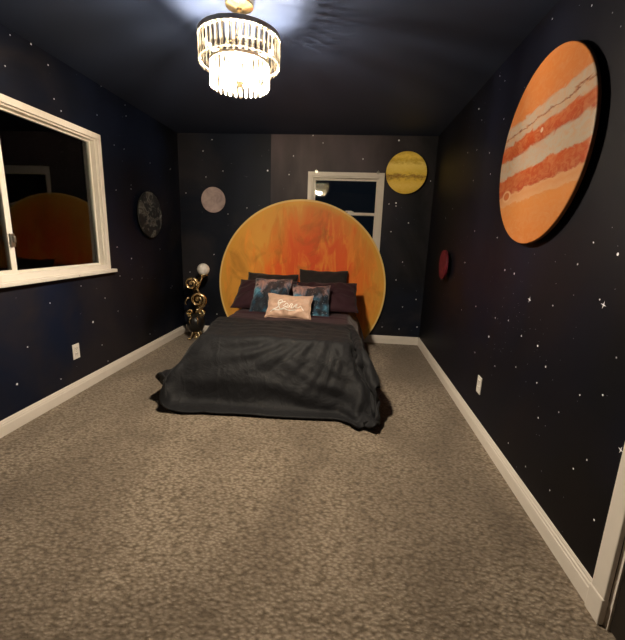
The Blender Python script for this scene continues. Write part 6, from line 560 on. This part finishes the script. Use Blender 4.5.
-5,-22,-25,-21,-24,-14,-31,-31,-31,-29,-24,-22,-25,-31,-30,-31,-30,-31,-7,0,141,31,28,21,18,28,31,30,30,22,20,22,22,23,22,-2,-1,-6,0,0,0,0,0,0,0,0,0,0,0,0,0,0,0,0,0,0,4,-4,0,0,0,0,0,0,0,0,0,0,0,0,0,0,-1,-25,-25,-23,-15,-18,-31,-31,-31,-29,-24,-21,-26,-31,-30,-31,-30,-31,-7,0,141,31,28,21,18,27,30,31,31,23,17,22,24,26,17,-6,-1,0,0,0,0,2,-2,0,0,0,0,3,2,-5,0,0,0,0,0,0,0,4,1,-5,0,0,0,0,0,0,0,0,0,0,0,0,-1,-21,-27,-25,-18,-15,-31,-30,-32,-29,-24,-21,-26,-31,-30,-31,-30,-31,-7,0,142,30,28,21,19,27,29,30,32,23,19,19,25,27,13,-3,-1,0,0,2,-2,0,0,0,0,0,0,0,0,5,-5,0,0,0,0,0,0,0,0,6,0,-6,0,0,0,0,0,0,0,3,1,-4,-1,-21,-28,-23,-17,-17,-30,-31,-31,-30,-24,-21,-26,-30,-31,-31,-30,-31,-7,0,142,30,28,21,20,26,29,31,31,23,17,22,25,27,8,4,0,-4,4,-4,0,0,-1,1,0,0,0,0,0,0,6,-6,0,0,0,0,3,-3,0,0,3,5,-7,-1,0,0,0,0,0,0,0,4,-4,-24,-25,-24,-18,-16,-30,-31,-31,-29,-25,-22,-24,-31,-31,-30,-30,-31,-8,0,142,31,27,21,20,26,30,30,31,24,16,22,26,27,7,0,0,3,-3,0,4,1,0,-5,0,3,-3,0,0,0,0,7,-7,0,0,0,0,0,2,9,1,1,-1,0,0,0,0,0,0,-5,-6,-1,0,-21,-26,-25,-19,-16,-30,-30,-31,-29,-25,-23,-24,-31,-30,-31,-30,-31,-8,0,142,31,27,22,19,26,30,31,31,23,17,20,24,25,20,-6,-1,-1,0,0,0,0,0,6,-1,-5,0,0,0,0,0,0,6,-6,0,1,2,8,0,-9,-2,0,0,0,0,0,0,1,2,7,0,-3,-6,-25,-24,-22,-17,-20,-29,-31,-31,-28,-26,-23,-24,-30,-31,-30,-30,-31,-9,0,142,31,28,21,20,25,31,30,31,22,21,22,21,25,20,2,0,0,0,0,0,-8,-4,0,0,0,0,0,0,0,0,0,0,10,2,1,-2,-9,-2,0,0,0,0,0,0,0,0,0,0,0,8,-7,-1,-18,-26,-24,-21,-18,-28,-31,-31,-28,-25,-25,-23,-30,-31,-30,-31,-30,-10,0,143,31,27,21,21,25,30,30,30,30,22,21,22,22,10,-5,0,0,0,1,3,6,0,-10,0,0,0,0,0,0,0,0,8,-2,6,-10,-2,0,0,0,0,0,0,0,0,0,0,0,0,0,0,7,-7,-15,-23,-23,-23,-22,-29,-31,-30,-27,-26,-25,-23,-30,-31,-30,-31,-31,-10,0,144,31,26,21,22,25,30,31,30,26,19,23,24,23,5,6,-6,0,0,0,0,0,1,9,-10,0,0,0,0,0,0,10,-1,1,-10,0,4,-4,0,0,0,0,0,3,-3,0,0,0,0,0,0,0,3,-23,-24,-23,-22,-16,-29,-31,-29,-27,-25,-24,-25,-31,-30,-32,-30,-30,-12,0,145,31,26,21,23,25,29,30,31,21,22,19,23,25,18,-7,-2,0,0,0,0,0,0,0,9,-9,0,0,0,0,10,-8,-2,0,7,-6,-1,0,0,3,0,-3,0,0,2,-2,0,0,0,6,-1,-5,2,-20,-27,-23,-22,-14,-29,-31,-28,-26,-24,-22,-30,-31,-31,-31,-30,-30,-13,0,146,30,25,25,21,25,28,31,31,21,18,22,26,25,13,-6,-1,0,0,0,0,0,0,5,-5,12,1,0,1,0,-12,-2,5,3,-6,6,2,-8,-2,0,0,0,0,0,0,0,0,8,-2,-6,0,0,4,-23,-27,-23,-20,-14,-28,-31,-28,-25,-18,-31,-29,-31,-30,-31,-31,-30,-14,0,146,31,29,21,23,24,28,30,31,25,16,20,23,28,5,10,-10,0,1,8,-1,-1,-1,-6,7,-7,0,0,1,1,9,-1,-10,0,5,-5,2,10,-1,-1,-9,-1,0,0,0,1,7,-7,-1,0,0,8,-4,-24,-24,-24,-19,-14,-30,-26,-30,-16,-31,-30,-28,-30,-31,-31,-31,-30,-15,0,148,31,25,29,20,23,27,31,30,26,18,23,17,26,16,-8,8,1,0,1,-11,-1,0,0,0,5,-5,0,0,4,-4,0,7,-7,0,0,9,-9,0,1,9,1,1,2,-1,-1,-12,0,0,0,8,-8,0,-13,-27,-26,-19,-14,-27,-31,-16,-30,-31,-29,-27,-31,-31,-30,-31,-30,-17,0,149,31,24,30,25,21,26,29,31,21,26,23,22,17,17,-2,-10,0,0,0,10,-9,-1,0,0,0,3,-3,6,-6,0,6,-6,0,0,0,10,-10,0,0,0,0,2,7,-9,0,1,11,0,0,-11,-1,0,-12,-27,-23,-21,-14,-31,-15,-30,-31,-30,-27,-27,-31,-31,-31,-31,-30,-18,0,151,31,25,25,30,22,24,28,31,22,20,26,26,22,-1,-2,6,-6,0,0,0,11,-9,-2,0,0,0,0,8,-8,3,-3,6,-2,-4,11,-10,-1,0,0,0,0,9,-9,6,-3,7,-8,-2,0,6,-6,4,-16,-25,-23,-11,-29,-14,-29,-31,-29,-29,-28,-27,-31,-31,-31,-30,-30,-20,0,152,31,24,25,28,30,22,27,30,19,24,25,17,23,17,-2,-12,0,0,0,4,-4,12,-1,-1,-2,-1,-7,0,7,-7,6,-6,0,12,-10,-2,0,0,0,0,10,-10,8,1,0,-9,0,7,-7,0,2,6,-22,-23,-7,-29,-15,-25,-31,-29,-30,-28,-27,-28,-30,-31,-31,-31,-30,-21,0,154,31,25,21,28,29,31,23,30,20,20,21,23,27,5,-2,7,-11,-2,5,-5,4,-4,8,-8,0,0,0,10,-6,7,-11,1,11,-8,-4,5,-5,0,0,11,-10,5,-5,-1,0,0,9,-9,10,4,4,-14,-14,-9,-27,-16,-21,-31,-29,-29,-29,-28,-29,-27,-30,-31,-31,-30,-30,-23,0,156,31,22,25,24,29,29,31,27,27,22,19,26,18,-5,-1,3,11,-2,-12,0,0,0,0,0,10,1,1,-9,9,-10,-2,10,-1,-9,0,9,0,2,2,-3,-10,5,-5,0,0,10,-10,6,-5,4,5,6,-12,-24,-17,-18,-29,-28,-30,-29,-28,-29,-27,-29,-30,-30,-31,-31,-29,-25,0,158,31,22,22,25,27,30,29,31,26,27,25,22,2,12,-2,-7,4,11,-4,-11,0,10,1,-1,-9,0,8,-9,8,-10,7,-5,5,-7,7,-5,0,2,10,-12,0,0,7,-7,10,-9,7,-8,7,5,3,-13,-9,-12,-8,-29,-28,-27,-30,-28,-29,
-29,-29,-26,-30,-31,-31,-30,-30,-26,0,161,30,21,23,23,25,27,29,29,29,28,28,27,0,0,5,-1,4,-1,2,0,0,-1,-2,-2,1,-5,2,-4,0,-3,-1,1,-1,4,-2,4,1,2,0,1,3,-1,2,1,-1,-3,2,-3,-3,1,-2,-1,-3,2,-29,-28,-28,-28,-29,-28,-28,-28,-28,-25,-29,-31,-31,-30,-30,-28,0,162,30,21,23,23,26,26,26,27,28,28,28,31,0,5,-2,2,1,3,0,1,-3,0,-1,-1,-2,1,-3,-1,-4,0,2,-2,3,-1,3,0,2,2,-1,3,2,-2,4,-4,2,-2,-2,-2,-2,-2,1,-2,-2,2,-31,-28,-28,-28,-27,-28,-27,-27,-27,-26,-29,-31,-30,-31,-29,-29,-1])}
cloth('comforter', 'comforter', M['comforter'], .016, 1, category='comforter', label='black comforter spread over the bed and pooling on the carpet')
cloth('bed_sheet', 'sheet', M['sheet'], .004, 1, category='sheet', label='dark maroon sheet over the head end of the mattress')

def pillow(name, w, h, t, mat, loc, rot, label, cat='pillow', group=None, seed=1, ear=.05, seam=True, wr=1.0, sag=0.0):
    """w across, h up, t thick; local x across, local y up, local z out of the front"""
    root = empty(name, loc, rot, category=cat, label=label)
    if group: root['group'] = group
    rnd = random.Random(seed); ph = [rnd.uniform(0, 6.28) for _ in range(8)]
    N, K = 40, 30
    bm = bmesh.new(); grid = {}
    for side in (1, -1):
        for j in range(K + 1):
            for i in range(N + 1):
                u, v = 2 * i / N - 1, 2 * j / K - 1
                edge = i in (0, N) or j in (0, K)
                if side == -1 and edge: grid[side, i, j] = grid[1, i, j]; continue
                px = w / 2 * u * (1 - ear * (1 - abs(v) ** 2.2) * abs(u)); py = h / 2 * v * (1 - ear * 1.2 * (1 - abs(u) ** 2.2) * abs(v))
                f = max(0, (1 - abs(u) ** 2.4)) ** .55 * max(0, (1 - abs(v) ** 2.4)) ** .55
                z = side * t / 2 * f
                rad = math.atan2(v, u)
                wrn = (.006 * math.sin(9 * rad + ph[0] + 3 * u) + .005 * math.sin(13 * u + 6 * v + ph[1]) + .004 * math.sin(11 * v - 8 * u + ph[2]) + .003 * math.sin(23 * u * v + ph[3])) * wr
                z += wrn * (f ** .4 if f > 0 else 0) * side + .010 * math.sin(2.5 * u + ph[4]) * (1 - f) * wr
                py -= sag * (1 - v) * 0 + sag * (1 - u * u) * (v > 0) * v
                px += .003 * math.sin(9 * v + ph[5]) * wr; py += .003 * math.sin(10 * u + ph[6]) * wr
                grid[side, i, j] = bm.verts.new((px, py, z))
    for side in (1, -1):
        for j in range(K):
            for i in range(N):
                bm.faces.new((grid[side, i, j], grid[side, i + 1, j], grid[side, i + 1, j + 1], grid[side, i, j + 1]))
    if seam:
        path = [grid[1, i, 0].co.copy() for i in range(N + 1)] + [grid[1, N, j].co.copy() for j in range(1, K + 1)] + [grid[1, i, K].co.copy() for i in range(N - 1, -1, -1)] + [grid[1, 0, j].co.copy() for j in range(K - 1, -1, -1)]
    surf = {(i, j): grid[1, i, j].co.copy() for i in range(N + 1) for j in range(K + 1)}
    obj('pillow_body', bm, mat, root, smooth=True)
    if seam:
        bm = bmesh.new(); tube(bm, path, .0035, 6); obj('seam', bm, mat, root, smooth=True)
    return root, surf, N, K
D2 = math.radians
pillow('charcoal_pillow', .62, .44, .13, M['charcoalpillow'], (-.89, 4.43, .648), (D2(56), 0, D2(0)), 'charcoal pillow leaning on sun disc, back left and lower one', group='charcoal pillows against the sun disc', seed=3)
pillow('charcoal_pillow', .58, .44, .13, M['charcoalpillow'], (-.27, 4.445, .700), (D2(64), 0, D2(2)), 'charcoal pillow leaning on sun disc, back right and taller one', group='charcoal pillows against the sun disc', seed=5)
pillow('maroon_pillow', .68, .46, .15, M['maroonpillow'], (-.90, 4.12, .640), (D2(36), 0, D2(-3)), 'dark maroon pillow on the left side of bed behind galaxy cushion', group='maroon pillows in front of the charcoal ones', seed=8)
pillow('maroon_pillow', .68, .46, .15, M['maroonpillow'], (-.20, 4.12, .640), (D2(36), 0, D2(3)), 'dark maroon pillow on the right side of bed behind galaxy cushion', group='maroon pillows in front of the charcoal ones', seed=9)
pillow('galaxy_cushion', .42, .42, .12, M['galaxy'], (-.790, 3.90, .655), (D2(58), 0, D2(-8)), 'galaxy print cushion with blue clouds, left of the pair', 'cushion', 'galaxy cushions', seed=12, ear=.07)
pillow('galaxy_cushion', .40, .40, .12, M['galaxy'], (-.355, 3.87, .615), (D2(56), 0, D2(4)), 'galaxy print cushion with blue clouds, right of the pair', 'cushion', 'galaxy cushions', seed=17, ear=.07)
pk, surf, N, K = pillow('satin_cushion', .47, .27, .11, M['pink'], (-.555, 3.69, .590), (D2(55), 0, D2(-3)), 'small rose gold satin cushion with silver script lettering in front', 'cushion', seed=23, ear=.08)
def on_front(u, v):
    i = min(N - 1, max(0, (u + 1) / 2 * N)); j = min(K - 1, max(0, (v + 1) / 2 * K)); i0, j0 = int(i), int(j); a, b = i - i0, j - j0
    p = surf[i0, j0] * (1 - a) * (1 - b) + surf[i0 + 1, j0] * a * (1 - b) + surf[i0, j0 + 1] * (1 - a) * b + surf[i0 + 1, j0 + 1] * a * b
    return p + Vector((0, 0, .002))
def stroke(pts):
    bm = bmesh.new(); P = []
    pts = [Vector((a, b, 0)) for a, b in pts]
    for i in range(len(pts) - 1):
        p0, p1, p2, p3 = pts[max(i - 1, 0)], pts[i], pts[i + 1], pts[min(i + 2, len(pts) - 1)]
        for q in range(6):
            t = q / 6; c = .5 * ((2 * p1) + (p2 - p0) * t + (2 * p0 - 5 * p1 + 4 * p2 - p3) * t * t + (3 * p1 - p0 - 3 * p2 + p3) * t ** 3)
            P.append(on_front(c.x, c.y))
    tube(bm, P, .0042, 6); return bm
script = [[(-.80, -.62), (-.62, -.42), (-.42, -.10), (-.28, .22), (-.34, .36), (-.46, .22), (-.44, -.10), (-.34, -.38), (-.20, -.34), (-.10, -.12)],
          [(-.52, .12), (-.30, .16), (-.10, .20)],
          [(-.22, -.20), (-.10, .06), (-.02, -.02), (-.08, -.28), (.02, -.20), (.10, .06), (.18, .04), (.12, -.22), (.22, -.26), (.30, -.04), (.38, .02), (.32, -.22), (.42, -.26), (.52, -.08), (.60, -.20), (.74, -.42)],
          [(-.66, -.50), (-.30, -.44), (.06, -.46), (.40, -.40)]]
bm = bmesh.new()
for sline in script:
    b2 = stroke(sline); me2 = bpy.data.meshes.new('t'); b2.to_mesh(me2); b2.free(); bm.from_mesh(me2); bpy.data.meshes.remove(me2)
obj('script_lettering', bm, M['silver'], pk, smooth=True)


# ------------------------------------------------------------------ gold scroll lamp in the corner
def volute(bm, c, r0, turns, start, rad, sgn=1, n=60, y=0, shrink=.86, flat=1.5):
    pts, rr = [], []
    for k in range(n + 1):
        f = k / n; a = start + sgn * turns * 2 * PI * f; r = r0 * (1 - shrink * f)
        pts.append((c[0] + r * math.cos(a), y + .014 * f, c[1] + r * math.sin(a))); rr.append(rad * (1 - .45 * f))
    tube(bm, pts, rr, 8, flat=flat)
lamp = empty('scroll_lamp', (-1.815, 4.36, 0), (0, 0, .15), category='lamp', label='gold baroque scroll lamp with white globe in the corner left of bed')
def lp(name, fn, mat, **kw):
    bm = bmesh.new(); fn(bm); return obj(name, bm, mat, lamp, smooth=True, **kw)
def foot(b):
    lathe(b, [(0, .0), (.028, .0), (.032, .012), (.022, .03), (.014, .05), (.020, .075), (.034, .09), (.038, .105), (0, .105)], 24)
    for k in range(4):
        a = PI / 4 + k * PI / 2; c, s = math.cos(a), math.sin(a)
        P = []
        for q in range(18):
            f = q / 17; r = .02 + .085 * f; z = .085 - .075 * f + .022 * math.sin(f * PI * 1.7)
            P.append((r * c, r * s, max(.012, z)))
        tube(b, P, [.013 - .004 * q / 17 for q in range(18)], 8)
        lathe(b, [(0, -.015), (.011, -.011), (.015, 0), (.011, .011), (0, .015)], 12, 'z', (.108 * c, .108 * s, .016))
lp('foot', foot, M['gold'])
def body(b):
    lathe(b, [(0, .10), (.05, .10), (.085, .12), (.105, .17), (.108, .22), (.095, .27), (.06, .305), (.03, .315), (0, .315)], 32)
lp('body', body, M['black'])
for sgn in (-1, 1):
    def leaf(b, s=sgn):
        volute(b, (s * .060, .335), .044, 1.1, -PI / 2, .018, s); tube(b, [(s * .02, -.01, .30), (s * .06, -.03, .292), (s * .105, -.02, .315), (s * .118, -.01, .352)], [.012, .014, .011, .005], 8)
        tube(b, [(s * .03, -.09, .30), (s * .05, -.105, .26), (s * .045, -.108, .21)], [.010, .009, .004], 8)
    lp('acanthus_leaf', leaf, M['gold'])
def bigv(b):
    volute(b, (.030, .490), .100, 1.85, -PI / 2, .022, 1, 90)
    tube(b, [(.03, -.008, .39), (.02, -.006, .35), (0, -.004, .31)], [.016, .014, .015], 10)
    lathe(b, [(0, -.02), (.014, -.014), (.019, 0), (.014, .014), (0, .02)], 14, 'y', (.03, .01, .49))
    tube(b, [(-.065, -.006, .52), (-.10, -.01, .50), (-.118, -.01, .45), (-.10, -.01, .43)], [.012, .012, .010, .006], 8)
lp('large_scroll', bigv, M['gold'])
def upv(b):
    volute(b, (-.042, .685), .085, 1.75, -PI * .25, .020, 1, 80)
    tube(b, [(.018, -.004, .628), (.04, -.006, .60), (.05, -.006, .585)], [.013, .014, .012], 8)
    tube(b, [(.02, -.006, .63), (.055, -.012, .67), (.075, -.01, .72), (.095, -.004, .78)], [.010, .013, .012, .011], 8)
    lathe(b, [(0, -.018), (.012, -.012), (.016, 0), (.012, .012), (0, .018)], 14, 'y', (-.042, .012, .685))
lp('small_scroll', upv, M['gold'])
lp('globe_cup', lambda b: lathe(b, [(0, .765), (.016, .768), (.022, .78), (.046, .792), (.052, .803), (.046, .806), (.018, .796), (0, .796)], 24, 'z', (.108, 0, 0)), M['gold'])
lp('globe', lambda b: lathe(b, [(.072 * math.sin(PI * k / 24), .862 - .072 * math.cos(PI * k / 24)) for k in range(25)], 36, 'z', (.108, 0, 0)), M['globe'])
lp('backing', lambda b: (tube(b, [(.02, .030, .31), (.028, .036, .42), (.022, .036, .54), (-.004, .032, .62), (-.01, .030, .70), (.05, .02, .745), (.10, .004, .775)], [.035, .045, .042, .035, .030, .016, .010], 10, flat=.35)), simple('dark bronze lamp back', (.035, .022, .010), .4, .8))

# ------------------------------------------------------------------ chandelier
CX, CY = -.613, 2.156
ch = empty('chandelier', (CX, CY, H), category='chandelier', label='lit two-tier crystal drum chandelier with gold rim hanging from ceiling')
def cp(name, fn, mat, par=None, smooth=True, angle=45, **kw):
    bm = bmesh.new(); fn(bm); return obj(name, bm, mat, par or ch, smooth=smooth, angle=angle, **kw)
def zz(z): return z - H
cp('canopy', lambda b: lathe(b, [(0, 0), (.073, 0), (.074, -.020), (.070, -.026), (.048, -.030), (.014, -.036), (.010, -.046), (0, -.046)], 48), M['gold'])
def rod(b):
    tube(b, [(0, 0, -.04), (0, 0, zz(2.085))], .006, 12)
    for z in (2.36, 2.30, 2.27): lathe(b, [(.006, zz(z) - .010), (.011, zz(z)), (.006, zz(z) + .010)], 16)
cp('rod', rod, M['gold'])
R1, R2, Z1, Z2, Z3, Z4 = .207, .150, 2.268, 2.142, 2.150, 2.036
def band(b, R, z0, z1, t=.006):
    lathe(b, [(R, zz(z0)), (R, zz(z1)), (R - t, zz(z1)), (R - t, zz(z0)), (R, zz(z0))], 96)
cp('upper_ring', lambda b: (band(b, R1 + .004, Z1 - .010, Z1 + .012), band(b, R1 - .018, Z1 - .004, Z1 + .004, .008)), M['goldsatin'])
cp('lower_ring', lambda b: (band(b, R2 + .003, Z3 - .004, Z3 + .010), band(b, R1 - .005, Z2 + .010, Z2 + .014, .003)), M['goldsatin'])
for k in range(3):
    a = k * 2 * PI / 3 + .4
    cp('support_arm', lambda b: (tube(b, [(0, 0, zz(2.285)), (R1 * .5 * math.cos(a), R1 * .5 * math.sin(a), zz(2.285)), ((R1 - .003) * math.cos(a), (R1 - .003) * math.sin(a), zz(Z1))], .004, 8),
                                 tube(b, [(R2 * math.cos(a), R2 * math.sin(a), zz(Z3)), (R2 * math.cos(a), R2 * math.sin(a), zz(Z1) - .002), (R1 * math.cos(a) * .98, R1 * math.sin(a) * .98, zz(Z1) - .002)], .003, 8)), M['gold'])
def prism_mesh(L, w, dpt):
    bm = bmesh.new()
    # long triangular-fronted crystal bar with bevelled ends, local z down, local x outwards
    prof = [(-w / 2, 0), (-w * .22, dpt * .8), (0, dpt), (w * .22, dpt * .8), (w / 2, 0), (w * .25, -dpt * .55), (-w * .25, -dpt * .55)]
    lev = [(.35, 0), (1, -.006), (1, -L + .008), (.3, -L)]
    rings = [[bm.verts.new((v * s, u * s, z)) for u, v in prof] for s, z in lev]
    n = len(prof)
    for a, b in zip(rings, rings[1:]):
        for k in range(n): bm.faces.new((a[k], a[(k + 1) % n], b[(k + 1) % n], b[k]))
    bm.faces.new(rings[0]); bm.faces.new(rings[-1][::-1])
    bmesh.ops.recalc_face_normals(bm, faces=bm.faces)
    me = bpy.data.meshes.new('crystal_prism'); bm.to_mesh(me); bm.free(); me.materials.append(M['crystal']); return me
def tier(R, z, L, n, w, dpt, off=0.0):
    me = prism_mesh(L, w, dpt)
    for k in range(n):
        a = 2 * PI * k / n + off
        o = bpy.data.objects.new('crystal_prism', me); COL.objects.link(o); o.parent = ch
        o.location = (R * math.cos(a), R * math.sin(a), zz(z)); o.rotation_euler = (0, 0, a)
tier(R1 - .004, Z1 - .004, Z1 - Z2, 44, .022, .007)
tier(R2 - .002, Z3, Z3 - Z4, 32, .021, .007, .05)
tier(.090, Z3 - .01, Z3 - Z4 - .008, 18, .018, .006, .1)
cp('finial', lambda b: lathe(b, [(0, zz(2.040)), (.008, zz(2.044)), (.012, zz(2.052)), (.026, zz(2.060)), (.030, zz(2.068)), (.016, zz(2.078)), (.007, zz(2.086)), (.007, zz(2.11)), (0, zz(2.11))], 28), M['gold'])
for k in range(6):
    a = k * PI / 3 + .3; r = .062; cx, cy = r * math.cos(a), r * math.sin(a)
    s = cp('socket', lambda b: (tube(b, [(0, 0, zz(2.165)), (cx * .6, cy * .6, zz(2.175)), (cx, cy, zz(2.165)), (cx, cy, zz(2.152))], .004, 8), lathe(b, [(0, zz(2.158)), (.010, zz(2.156)), (.011, zz(2.128)), (0, zz(2.128))], 16, 'z', (cx, cy, 0))), M['gold'])
    cp('bulb', lambda b: lathe(b, [(0, zz(2.128)), (.007, zz(2.126)), (.015, zz(2.108)), (.017, zz(2.094)), (.013, zz(2.076)), (.005, zz(2.062)), (0, zz(2.059))], 14, 'z', (cx, cy, 0)), M['bulb'], s)

# ------------------------------------------------------------------ light of the night outside and camera
w = bpy.data.worlds.new('night'); scene.world = w; w.use_nodes = True
w.node_tree.nodes['Background'].inputs[0].default_value = (.05, .07, .11, 1); w.node_tree.nodes['Background'].inputs[1].default_value = .02
cam = bpy.data.cameras.new('camera'); co = bpy.data.objects.new('camera', cam); COL.objects.link(co)
cam.sensor_fit = 'HORIZONTAL'; cam.sensor_width = 36; cam.lens = 374.394 / 625 * 36; cam.clip_start = .02
r, u, f = Vector((.99513, .09247, .03406)), Vector((-.05301, .21092, .97607)), Vector((-.08307, .97312, -.21479))
mw = Matrix((( r.x, u.x, -f.x, 0), (r.y, u.y, -f.y, 0), (r.z, u.z, -f.z, 1.27924), (0, 0, 0, 1)))
co.matrix_world = mw; scene.camera = co
vs = scene.view_settings
vs.view_transform = 'Standard'; vs.look = 'None'; vs.exposure = 1.78; vs.gamma = 1.0; vs.use_curve_mapping = False
scene.cycles.max_bounces = 8; scene.cycles.transparent_max_bounces = 24; scene.cycles.diffuse_bounces = 4
scene.cycles.use_denoising = True; scene.cycles.caustics_reflective = False; scene.cycles.caustics_refractive = False
scene.cycles.sample_clamp_indirect = 4.0
